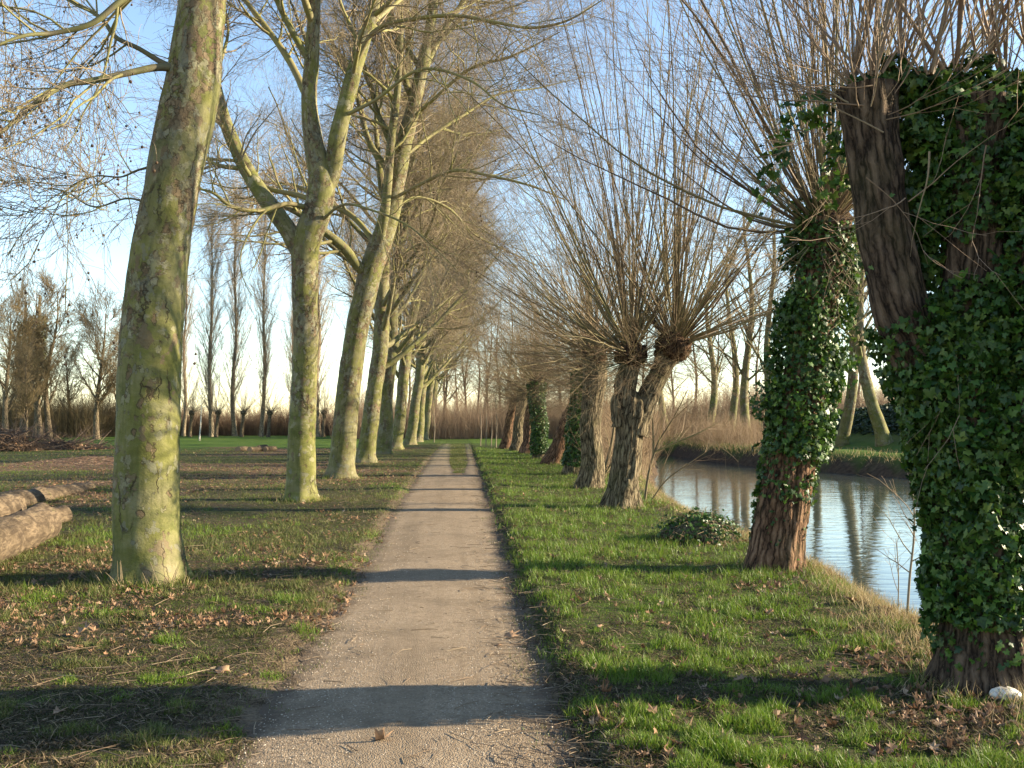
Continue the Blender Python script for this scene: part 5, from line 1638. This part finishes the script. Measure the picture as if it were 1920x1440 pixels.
p = ground(10, 846)
brush('brush_pile', 'tall tangled heap of cut branches at the left edge', (p[0] - 0.3, p[1] + 0.6, p[2]), (1.5, 1.0, 1.35), 420, 51, 700)
p = ground(95, 843)
brush('brush_pile', 'low flat heap of dark branches beside the tall one', (p[0], p[1] + 0.4, p[2]), (1.9, 0.8, 0.5), 260, 52, 600)
p = ground(175, 842)
brush('brush_pile', 'thin trail of leafy branches ending near the nearest plane', (p[0], p[1] + 0.3, p[2]), (1.5, 0.5, 0.16), 70, 53, 300)

# ------------------------------------------------------------------ white stone at the foot of the nearest willow
p = ground(1884, 1312)
v, f = sphere(24, 14)
v = v * (0.75 + 0.5 * fbm(v * 1.4 + 3, 77, 3))[:, None] * np.array([0.095, 0.07, 0.045])
ms = NB('white_stone')
link_mesh('stone', [(v, f[:, ::-1], 0, {'bk': v})], ms.done(ms.ramp(ms.noise(ms.attr('bk'), 26, 5), [(0.35, (0.22, 0.19, 0.15)), (0.55, (0.58, 0.55, 0.50))]), 0.6),
          loc=(p[0], p[1], p[2] + 0.03))
st = bpy.data.objects['stone']
tag(st, 'white stone at the foot of the nearest ivy clad willow', 'stone')

# ------------------------------------------------------------------ ground cover
LEAF2D = np.array([(0, 0.45), (0.12, 0.22), (0.42, 0.38), (0.34, 0.10), (0.55, -0.02), (0.26, -0.20), (0.20, -0.42), (0, -0.34), (-0.20, -0.42), (-0.26, -0.20), (-0.55, -0.02), (-0.34, 0.10), (-0.42, 0.38), (-0.12, 0.22)], float)


def spread(g, n, y0, y1, xl, xr, pw=1.5):
    """points on the ground, denser near the camera"""
    u = g.random(n)
    e = 1 - pw
    y = (y0**e + (y1**e - y0**e) * u)**(1 / e)
    lo, hi = xl(y), xr(y)
    x = lo + (hi - lo) * g.random(n)
    return x, y


def off_path(x, y, marg=0.0):
    l, r = path_edges(y)
    sl, sr = strip_edges(y)
    fray = (n2(x, y, 2.5, 71, 3) - 0.5) * 0.45
    on = (x > l - marg + fray) & (x < r + marg - fray * 0.8)
    onstrip = (y > 31) & (x > sl) & (x < sr)
    return (~on) | onstrip


def litter_at(x, y):
    v = 0.42 + (n2(x, y, 0.22, 21, 4) - 0.5) * 1.3 + (n2(x, y, 1.3, 22, 3) - 0.5) * 0.8
    v = v - 0.28 * sstep(0.3, 1.4, x) + 0.12 * sstep(-1.4, -3, x)
    return v


g = np.random.default_rng(500)


def blades(g, x, y, L, w, lean, seed, mi=0):
    M = len(x)
    z = H(x, y)
    b = np.stack([x, y, z - 0.005], -1)
    a = g.random(M) * 2 * PI
    side = np.stack([np.cos(a), np.sin(a), 0 * a], -1)
    d = np.stack([g.normal(size=M) * lean, g.normal(size=M) * lean, np.ones(M)], -1)
    d = unit(d)
    bend = np.stack([g.normal(size=M) * 0.5, g.normal(size=M) * 0.5, -0.25 * g.random(M)], -1)
    p1 = b + d * (L * 0.55)[:, None]
    p2 = p1 + unit(d + bend) * (L * 0.45)[:, None]
    ww = (w * 0.5)[:, None] * side
    v = np.stack([b - ww, b + ww, p1 - ww * 0.75, p1 + ww * 0.75, p2], 1).reshape(-1, 3)
    o = (np.arange(M) * 5)[:, None]
    f = np.concatenate([o + np.array([[0, 1, 3]]), o + np.array([[0, 3, 2]]), o + np.array([[2, 3, 4]])], 0)
    return (v, f, mi, None)


# right side grass: fresh and clumpy
x, y = spread(g, 400000, 2.5, 60, lambda y: np.maximum(0.40, -0.2 * y * 0) + 0 * y, lambda y: np.minimum(0.62 * y + 1.2, 6.5), 1.55)
cl = n2(x, y, 5.5, 81, 3)
cl2 = n2(x, y, 0.8, 82, 3)
d = sdf(x, y, POND)
cc = cl + 0.55 * (cl2 - 0.5)
keep = ((cc > 0.455 + 0.06 * g.random(len(x))) | (g.random(len(x)) < 0.30)) & off_path(x, y) & (d > 0.35)
keep &= (g.random(len(x)) < sstep(-0.02, 0.5, x - path_edges(y)[1] + 0.1) * 0.75 + 0.25)
x, y, cl = x[keep], y[keep], cc[keep]
sc = 1 + y * 0.035
L = g.uniform(0.35, 1.0, len(x)) * (0.025 + 0.36 * np.clip(cl - 0.42, 0, 0.25)) * np.minimum(sc, 1.5)
w = g.uniform(0.0028, 0.0052, len(x)) * sc
gr1 = blades(g, x, y, L, w, 0.45, 1)
o = link_mesh('grass', [gr1], M_GRASS, smooth=False)
tag(o, 'fresh green grass between the path and the willows', 'grass', kind='stuff')

# left side grass: thin and tired among soil and leaves
x, y = spread(g, 480000, 2.5, 60, lambda y: -0.62 * y - 1.5, lambda y: -1.0 + 0 * y, 1.6)
cl = n2(x, y, 5.0, 91, 3)
cl2 = n2(x, y, 0.7, 92, 3)
cc = cl + 0.55 * (cl2 - 0.5)
keep = ((cc > 0.45 + 0.07 * g.random(len(x))) | (g.random(len(x)) < 0.25)) & off_path(x, y) & (litter_at(x, y) < 0.8)
x, y, cl = x[keep], y[keep], cc[keep]
sc = 1 + y * 0.035
L = g.uniform(0.35, 1.0, len(x)) * (0.022 + 0.34 * np.clip(cl - 0.44, 0, 0.25)) * np.minimum(sc, 1.5)
w = g.uniform(0.0028, 0.005, len(x)) * sc
fresh_m = (n2(x, y, 1.1, 93, 3) > 0.55)
lb = blades(g, x, y, L, w, 0.6, 2)
mi = np.tile(np.where(fresh_m, 1, 0), 3)
o = link_mesh('grass', [(lb[0], lb[1], mi, None)], [M_GRASSO, M_GRASS], smooth=False)
tag(o, 'thin tired grass under the plane trees left of the path', 'grass', kind='stuff')

# dead thatch lying between the living blades, both sides
def thatch(name, label, x, y, seed, Lr=(0.02, 0.075)):
    gg = np.random.default_rng(seed)
    M = len(x)
    c = np.stack([x, y, H(x, y) + 0.004 + 0.012 * gg.random(M)], -1)
    a = gg.random(M) * 2 * PI
    d = np.stack([np.cos(a), np.sin(a), gg.normal(size=M) * 0.30], -1)
    sd = np.stack([-np.sin(a), np.cos(a), gg.normal(size=M) * 0.3], -1)
    ln = gg.uniform(Lr[0], Lr[1], M) * (1 + y * 0.02)
    w_ = gg.uniform(0.002, 0.005, M) * (1 + y * 0.035)
    mid_ = c + d * (ln * 0.5)[:, None] + np.stack([0 * a, 0 * a, gg.random(M) * 0.012], -1)
    end = c + d * ln[:, None]
    hw = sd * (w_ * 0.5)[:, None]
    v = np.stack([c - hw, c + hw, mid_ - hw, mid_ + hw, end], 1).reshape(-1, 3)
    o_ = (np.arange(M) * 5)[:, None]
    f = np.concatenate([o_ + np.array([[0, 1, 3]]), o_ + np.array([[0, 3, 2]]), o_ + np.array([[2, 3, 4]])], 0)
    ob = link_mesh(name, [(v, f, 0, None)], M_THATCH, smooth=False)
    tag(ob, label, 'dead grass', kind='stuff')


M_THATCH = leaf_mat('dead_thatch', [(0.13, 0.090, 0.05), (0.06, 0.042, 0.026), (0.025, 0.018, 0.013), (0.24, 0.18, 0.105), (0.04, 0.028, 0.019), (0.09, 0.068, 0.032), (0.03, 0.022, 0.016)], 0.8, 0.15, 0.1)  # dead grass tones, the darkest lowered to imitate shade between blades
x, y = spread(g, 190000, 2.6, 45, lambda y: -0.62 * y - 1.5, lambda y: -0.95 + 0 * y, 1.6)
k = off_path(x, y, -0.05) & (n2(x, y, 4.0, 201, 3) > 0.40)
thatch('dead_thatch', 'dead grass and crumbs of leaf matting the ground under the planes', x[k], y[k], 1)
x, y = spread(g, 210000, 2.6, 45, lambda y: 0.5 + 0 * y, lambda y: np.minimum(0.62 * y + 1.0, 5.6), 1.55)
k = off_path(x, y, -0.05) & (n2(x, y, 4.0, 202, 3) > 0.44) & (sdf(x, y, POND) > 0.3)
thatch('dead_thatch', 'dead grass matting the turf between the path and the willows', x[k], y[k], 2)

# grass strip between the ruts
x, y = spread(g, 20000, 29, 74, lambda y: strip_edges(y)[0] - 0.08, lambda y: strip_edges(y)[1] + 0.08, 1.4)
k = n2(x, y, 3.0, 98, 3) > 0.40 + 0.25 * sstep(37, 29, y)
x, y = x[k], y[k]
o = link_mesh('grass', [blades(g, x, y, g.uniform(0.03, 0.09, len(x)), g.uniform(0.007, 0.012, len(x)), 0.5, 3)], M_GRASSO, smooth=False)
tag(o, 'grass strip growing between the two far ruts', 'grass', kind='stuff')

# ragged tufts creeping in from both sides of the path
x, y = spread(g, 60000, 2.6, 74, lambda y: path_edges(y)[0] - 0.35, lambda y: path_edges(y)[1] + 0.25, 1.5)
l, r = path_edges(y)
de = np.minimum(x - l, r - x)
k = (de < 0.20 + 0.004 * y) & (n2(x, y, 3.2, 99, 3) > 0.47 + 0.5 * np.clip(de, 0, 0.3))
x, y = x[k], y[k]
o = link_mesh('grass', [blades(g, x, y, g.uniform(0.015, 0.06, len(x)), g.uniform(0.003, 0.005, len(x)) * (1 + y * 0.035), 0.6, 3)], [M_GRASSO], smooth=False)
tag(o, 'ragged short grass creeping over both edges of the path', 'grass', kind='stuff')

# longer tufts left standing round the feet of the trunks
xs, ys = [], []
for bx, by, br, nb in [(b1[0], b1[1], 0.38, 900), (b2[0], b2[1], 0.42, 600), (b3[0], b3[1], 0.42, 500), (G(1842, 1286)[0], G(1842, 1286)[1], 0.36, 700), (YB_BASE[0], YB_BASE[1], 0.36, 700), (Yw[0], Yw[1], 0.40, 500)] + \
        [(o_.location.x, o_.location.y, 0.42, 260) for o_ in bpy.data.objects if o_.get('category') == 'tree' and 22 < o_.location.y < 72 and abs(o_.location.x) < 5]:
    a = g.random(nb) * 2 * PI
    rr = br * 0.9 + np.abs(g.normal(size=nb)) * 0.13
    xs.append(bx + np.cos(a) * rr)
    ys.append(by + np.sin(a) * rr)
x, y = np.concatenate(xs), np.concatenate(ys)
k = n2(x, y, 4.0, 131, 3) > 0.42
x, y = x[k], y[k]
lb = blades(g, x, y, g.uniform(0.05, 0.17, len(x)), g.uniform(0.003, 0.005, len(x)) * (1 + y * 0.04), 0.5, 6)
o = link_mesh('grass', [(lb[0], lb[1], np.tile(g.integers(0, 3, len(x)), 3), None)], [M_GRASSO, M_GRASS, M_STRAW], smooth=False)
tag(o, 'longer tufts of grass standing round the feet of the trunks', 'grass', kind='stuff')

# dry grass on the bank lip
x, y = spread(g, 120000, 3.5, 48, lambda y: np.interp(y, [0, 6, 12, 20, 30, 48], [2.7, 2.6, 2.9, 3.2, 3.7, 7.3]), lambda y: np.interp(y, [0, 6, 12, 20, 30, 48], [4.8, 4.5, 5.0, 5.1, 6.3, 9.8]), 1.4)
d = sdf(x, y, POND)
keep = (d > 0.02) & (d < 1.5) & (g.random(len(x)) < (sstep(1.0, 0.35, d) * 0.9 * sstep(0.35, 0.6, n2(x, y, 1.5, 95) + 0.12) + 0.35 * sstep(1.5, 0.7, d) * sstep(0.5, 0.65, n2(x, y, 1.3, 96))))
x, y = x[keep], y[keep]
sc = 1 + y * 0.03
o = link_mesh('dry_grass', [blades(g, x, y, g.uniform(0.06, 0.22, len(x)), g.uniform(0.002, 0.0042, len(x)) * sc, 0.75, 4)], M_STRAW, smooth=False)
tag(o, 'straw coloured dry grass along the lip of the near bank', 'grass', kind='stuff')

# reeds / drooping stalks over the far bank edge
x = g.uniform(11, 24, 9000)
y = g.uniform(34, 66, 9000)
d = sdf(x, y, POND)
k = (d > 0.2) & (d < 1.6)
x, y = x[k], y[k]
o = link_mesh('dry_grass', [blades(g, x, y, g.uniform(0.15, 0.5, len(x)), g.uniform(0.012, 0.02, len(x)), 0.6, 5)], M_STRAW, smooth=False)
tag(o, 'dry stalks along the top of the far bank', 'grass', kind='stuff')


# dead leaves lying about
def flat_leaves(g, x, y, size, lift=0.012, tilt=0.45, cmax=1.6):
    z = H(x, y)
    P = np.stack([x, y, z + lift * g.random(len(x)) + 0.006], -1)
    N = unit(np.stack([g.normal(size=len(x)) * tilt, g.normal(size=len(x)) * tilt, np.ones(len(x))], -1))
    M = len(x)
    tip = g.normal(size=(M, 3))
    tip = unit(tip - N * np.sum(tip * N, -1, keepdims=True))
    sd = np.cross(N, tip)
    s = g.uniform(size[0], size[1], M)[:, None, None]
    k = len(LEAF2D)
    ox, oy = LEAF2D[:, 0][None, :, None], LEAF2D[:, 1][None, :, None]
    curl = g.uniform(0.0, cmax, (M, 1, 1))
    rag = 1 + g.normal(size=(M, k, 1)) * 0.22
    ox, oy = ox * rag * g.uniform(0.5, 1.0, (M, 1, 1)), oy * rag
    oz = curl * (ox**2 * 1.5 + oy**2 * 0.7) + g.normal(size=(M, k, 1)) * 0.06
    v = P[:, None] + s * (ox * sd[:, None] * (1 - 0.3 * np.abs(curl)) + oy * tip[:, None] + oz * N[:, None])
    vv = np.concatenate([v, P[:, None]], 1).reshape(-1, 3)
    a = np.arange(k)
    f = np.stack([a, (a + 1) % k, np.full(k, k)], -1)
    return (vv, (f[None] + (np.arange(M) * (k + 1))[:, None, None]).reshape(-1, 3), 0, None)


x, y = spread(g, 70000, 3.0, 62, lambda y: -0.62 * y - 2.0, lambda y: -1.0 + 0 * y, 1.25)
band = 0.18 * np.sin(y * 0.42 + 0.1 * x) * sstep(-4, -6, x) * sstep(12, 18, y)
k = (litter_at(x, y) + band + 0.12 * sstep(-4, -7, x) * sstep(10, 16, y) > 0.42 + 0.36 * g.random(len(x))) & off_path(x, y, -0.1)
x, y = x[k], y[k]
o = link_mesh('leaf_litter', [flat_leaves(g, x, y, (0.02, 0.085), 0.02, 0.6)], M_LITTER, smooth=False)
tag(o, 'brown dead leaves strewn over the left field and under the planes', 'leaf litter', kind='stuff')
x, y = spread(g, 16000, 3.2, 60, lambda y: 0.7 + 0 * y, lambda y: np.minimum(0.62 * y, 5.2), 1.4)
d = sdf(x, y, POND)
k = (d > 0.3) & (g.random(len(x)) < 0.07 + 0.8 * sstep(2.3, 0.6, d) * sstep(0.42, 0.6, n2(x, y, 1.2, 97)))
x, y = x[k], y[k]
o = link_mesh('leaf_litter', [flat_leaves(g, x, y, (0.03, 0.10), 0.03, 0.6)], M_LITTER, smooth=False)
tag(o, 'brown dead leaves scattered in the grass below the willows', 'leaf litter', kind='stuff')

# broken twigs and wood chips
x1_, y1_ = spread(g, 700, 3.0, 26, lambda y: path_edges(y)[0], lambda y: path_edges(y)[1] + 0.2, 1.5)
x2_, y2_ = spread(g, 3000, 3.0, 40, lambda y: -0.6 * y - 1, lambda y: -1.0 + 0 * y, 1.5)
x3_, y3_ = spread(g, 350, 3.0, 30, lambda y: 0.6 + 0 * y, lambda y: np.minimum(0.6 * y, 3.6), 1.5)
x4_, y4_ = spread(g, 900, 3.0, 30, lambda y: path_edges(y)[1] - 0.38, lambda y: path_edges(y)[1] + 0.15, 1.5)
x = np.concatenate([x1_, x2_, x3_, x4_])
y = np.concatenate([y1_, y2_, y3_, y4_])
M = len(x)
z = H(x, y) + np.where(off_path(x, y), 0.02, 0.026)
a = g.normal(size=M) * 1.1 + PI * (g.random(M) < 0.5)
ln = (0.02 + 0.26 * g.random(M)**3) * np.where(np.arange(M) < 700, 0.8, 1.2)
dd = np.stack([np.cos(a), np.sin(a), 0 * a], -1)
kink = g.normal(size=(M, 3)) * 0.12 * ln[:, None]
kink[:, 2] = np.abs(kink[:, 2]) * 0.5
c = np.stack([x, y, z], -1)
P = np.stack([c - dd * ln[:, None] / 2, c + kink * 0.5, c + dd * ln[:, None] / 2 + kink * 0.3], 1)
R = g.uniform(0.0010, 0.0032, M)[:, None] * np.array([[1, 0.9, 0.6]])
o = link_mesh('twig_litter', [tubes(P, R, 4, 0)], M_LITTWIG)
tag(o, 'broken twigs scattered on the path and the ground beside it', 'twigs', kind='stuff')

# loose pebbles and wood chips on the path
x, y = spread(g, 14000, 2.8, 16, lambda y: path_edges(y)[0] + 0.05, lambda y: path_edges(y)[1] - 0.02, 1.7)
z = H(x, y) + 0.018
v, f = sphere(5, 4)
s = g.uniform(0.0015, 0.0055, len(x))[:, None, None] * np.stack([g.uniform(.7, 1.4, len(x)), g.uniform(.7, 1.4, len(x)), g.uniform(.4, .8, len(x))], -1)[:, None, :]
vv = (np.stack([x, y, z], -1)[:, None] + v[None] * s).reshape(-1, 3)
ff = (f[None, :, ::-1] + (np.arange(len(x)) * len(v))[:, None, None]).reshape(-1, 4)
M_PEB = leaf_mat('pebble', [(0.28, 0.22, 0.16), (0.5, 0.43, 0.34), (0.2, 0.15, 0.11), (0.38, 0.31, 0.23)], 0.8, 0.2, 0.0)
o = link_mesh('pebbles', [(vv, ff, 0, None)], M_PEB, smooth=False)
tag(o, 'fine loose grit on the surface of the path', 'grit', kind='stuff')

# single large leaves that stand out
for k, (px, py, s, lab) in enumerate([
    (942, 1106, 0.11, 'curled brown leaf on the right side of the path by the branch shadow'),
    (958, 1056, 0.08, 'small tan leaf at the right edge of the path, farthest of the lone leaves'),
    (958, 1198, 0.13, 'crumpled orange brown leaf on the right half of the path'),
    (934, 1214, 0.07, 'small orange leaf just below the crumpled one on the path'),
    (715, 1396, 0.12, 'brown leaf in the middle of the path at the bottom'),
    (415, 1266, 0.15, 'wide brown leaf lying where the path meets the left grass'),
    (452, 1272, 0.10, 'brown leaf tucked against the wide one at the left path edge'),
    (158, 1192, 0.16, 'upright brown leaf in the left grass, upper of the pair'),
    (130, 1222, 0.15, 'pale tan leaf in the left grass, lower of the pair'),
    (236, 1172, 0.14, 'curled brown leaf below the nearest plane trunk'),
    (110, 1345, 0.13, 'reddish upright leaf in the lower left grass'),
    (1436, 1155, 0.15, 'big tan leaf on the grass below the second willow'),
    (1515, 1190, 0.16, 'brown leaf cluster leaf on the sunlit grass of the bank'),
    (1600, 1225, 0.14, 'tan leaf on the bright grass near the nearest willow'),
    (1385, 1282, 0.10, 'brown leaf in the shaded grass right of the path'),
    (1590, 1132, 0.16, 'large curled leaf among the dry grass on the bank'),
    (1122, 1178, 0.08, 'pinkish leaf in the grass right of the path'),
    (497, 1058, 0.10, 'bright tan leaf on the grass right of the nearest plane'),
]):
    gg = np.random.default_rng(800 + k)
    p = ground(px, py)
    lf = flat_leaves(gg, np.array([p[0]]), np.array([p[1]]), (s, s * 1.05), 0.02, 0.30, 0.8)
    v = lf[0]
    t = np.array([[p[0], p[1], p[2] + 0.012]])
    b = v.min(0)
    v = v - np.array([p[0], p[1], 0])
    lift = (p[2] + 0.012) - b[2]
    v[:, 2] += lift - p[2]
    o = link_mesh('fallen_leaf', [(v, lf[1], 0, None)], M_LITTER, loc=(p[0], p[1], p[2]))
    m = o.modifiers.new('thick', 'SOLIDIFY')
    m.thickness = 0.0012
    tag(o, lab, 'leaf', 'single dead leaves that stand out')

# sprouts at the foot of the nearest plane
g = np.random.default_rng(640)
n = 46
a = g.uniform(-PI * 1.0, 0.15, n)
base = np.stack([b1[0] + np.cos(a) * g.uniform(0.40, 0.55, n), b1[1] + np.sin(a) * g.uniform(0.40, 0.55, n), np.zeros(n)], -1)
base[:, 2] = H(base[:, 0], base[:, 1])
d = unit(np.stack([np.cos(a) * 0.5 + g.normal(size=n) * .4, np.sin(a) * 0.5 + g.normal(size=n) * .4, g.uniform(0.4, 1.2, n)], -1))
ln = g.uniform(0.08, 0.30, n)
P = np.stack([base, base + d * ln[:, None] * .5, base + d * ln[:, None] + g.normal(size=(n, 3)) * .02], 1)
o = link_mesh('basal_sprouts', [tubes(P, np.full((n, 3), 0.0035) * np.array([[1, .8, .4]]), 4, 0)], M_PTWIG)
tag(o, 'short twiggy sprouts round the foot of the nearest plane', 'sprouts', kind='stuff')

# ------------------------------------------------------------------ light
SUN_AZ, SUN_EL = math.radians(88), math.radians(18.5)
sd = Vector((math.sin(SUN_AZ) * math.cos(SUN_EL), math.cos(SUN_AZ) * math.cos(SUN_EL), math.sin(SUN_EL)))
sun = bpy.data.lights.new('sun', 'SUN')
sun.energy = 5.0
sun.angle = math.radians(0.53)
sun.color = (1.0, 0.85, 0.60)
so = bpy.data.objects.new('sun', sun)
COL.objects.link(so)
so.rotation_euler = (-sd).to_track_quat('-Z', 'Y').to_euler()

w = bpy.data.worlds.new('World')
SC.world = w
w.use_nodes = True
nt = w.node_tree
sky = nt.nodes.new('ShaderNodeTexSky')
sky.sky_type = 'NISHITA'
sky.sun_disc = False
sky.sun_elevation = SUN_EL
sky.sun_rotation = SUN_AZ
sky.air_density = 1.0
sky.dust_density = 0.0
sky.ozone_density = 1.3
bg = nt.nodes['Background']
bg.inputs[1].default_value = 0.096
nt.links.new(sky.outputs[0], bg.inputs[0])

SC.view_settings.view_transform = 'Standard'
SC.view_settings.look = 'None'
SC.view_settings.exposure = 1.88
SC.view_settings.gamma = 1.0
SC.cycles.max_bounces = 6
SC.cycles.diffuse_bounces = 3
SC.cycles.glossy_bounces = 3
SC.cycles.transmission_bounces = 3
SC.cycles.use_denoising = True
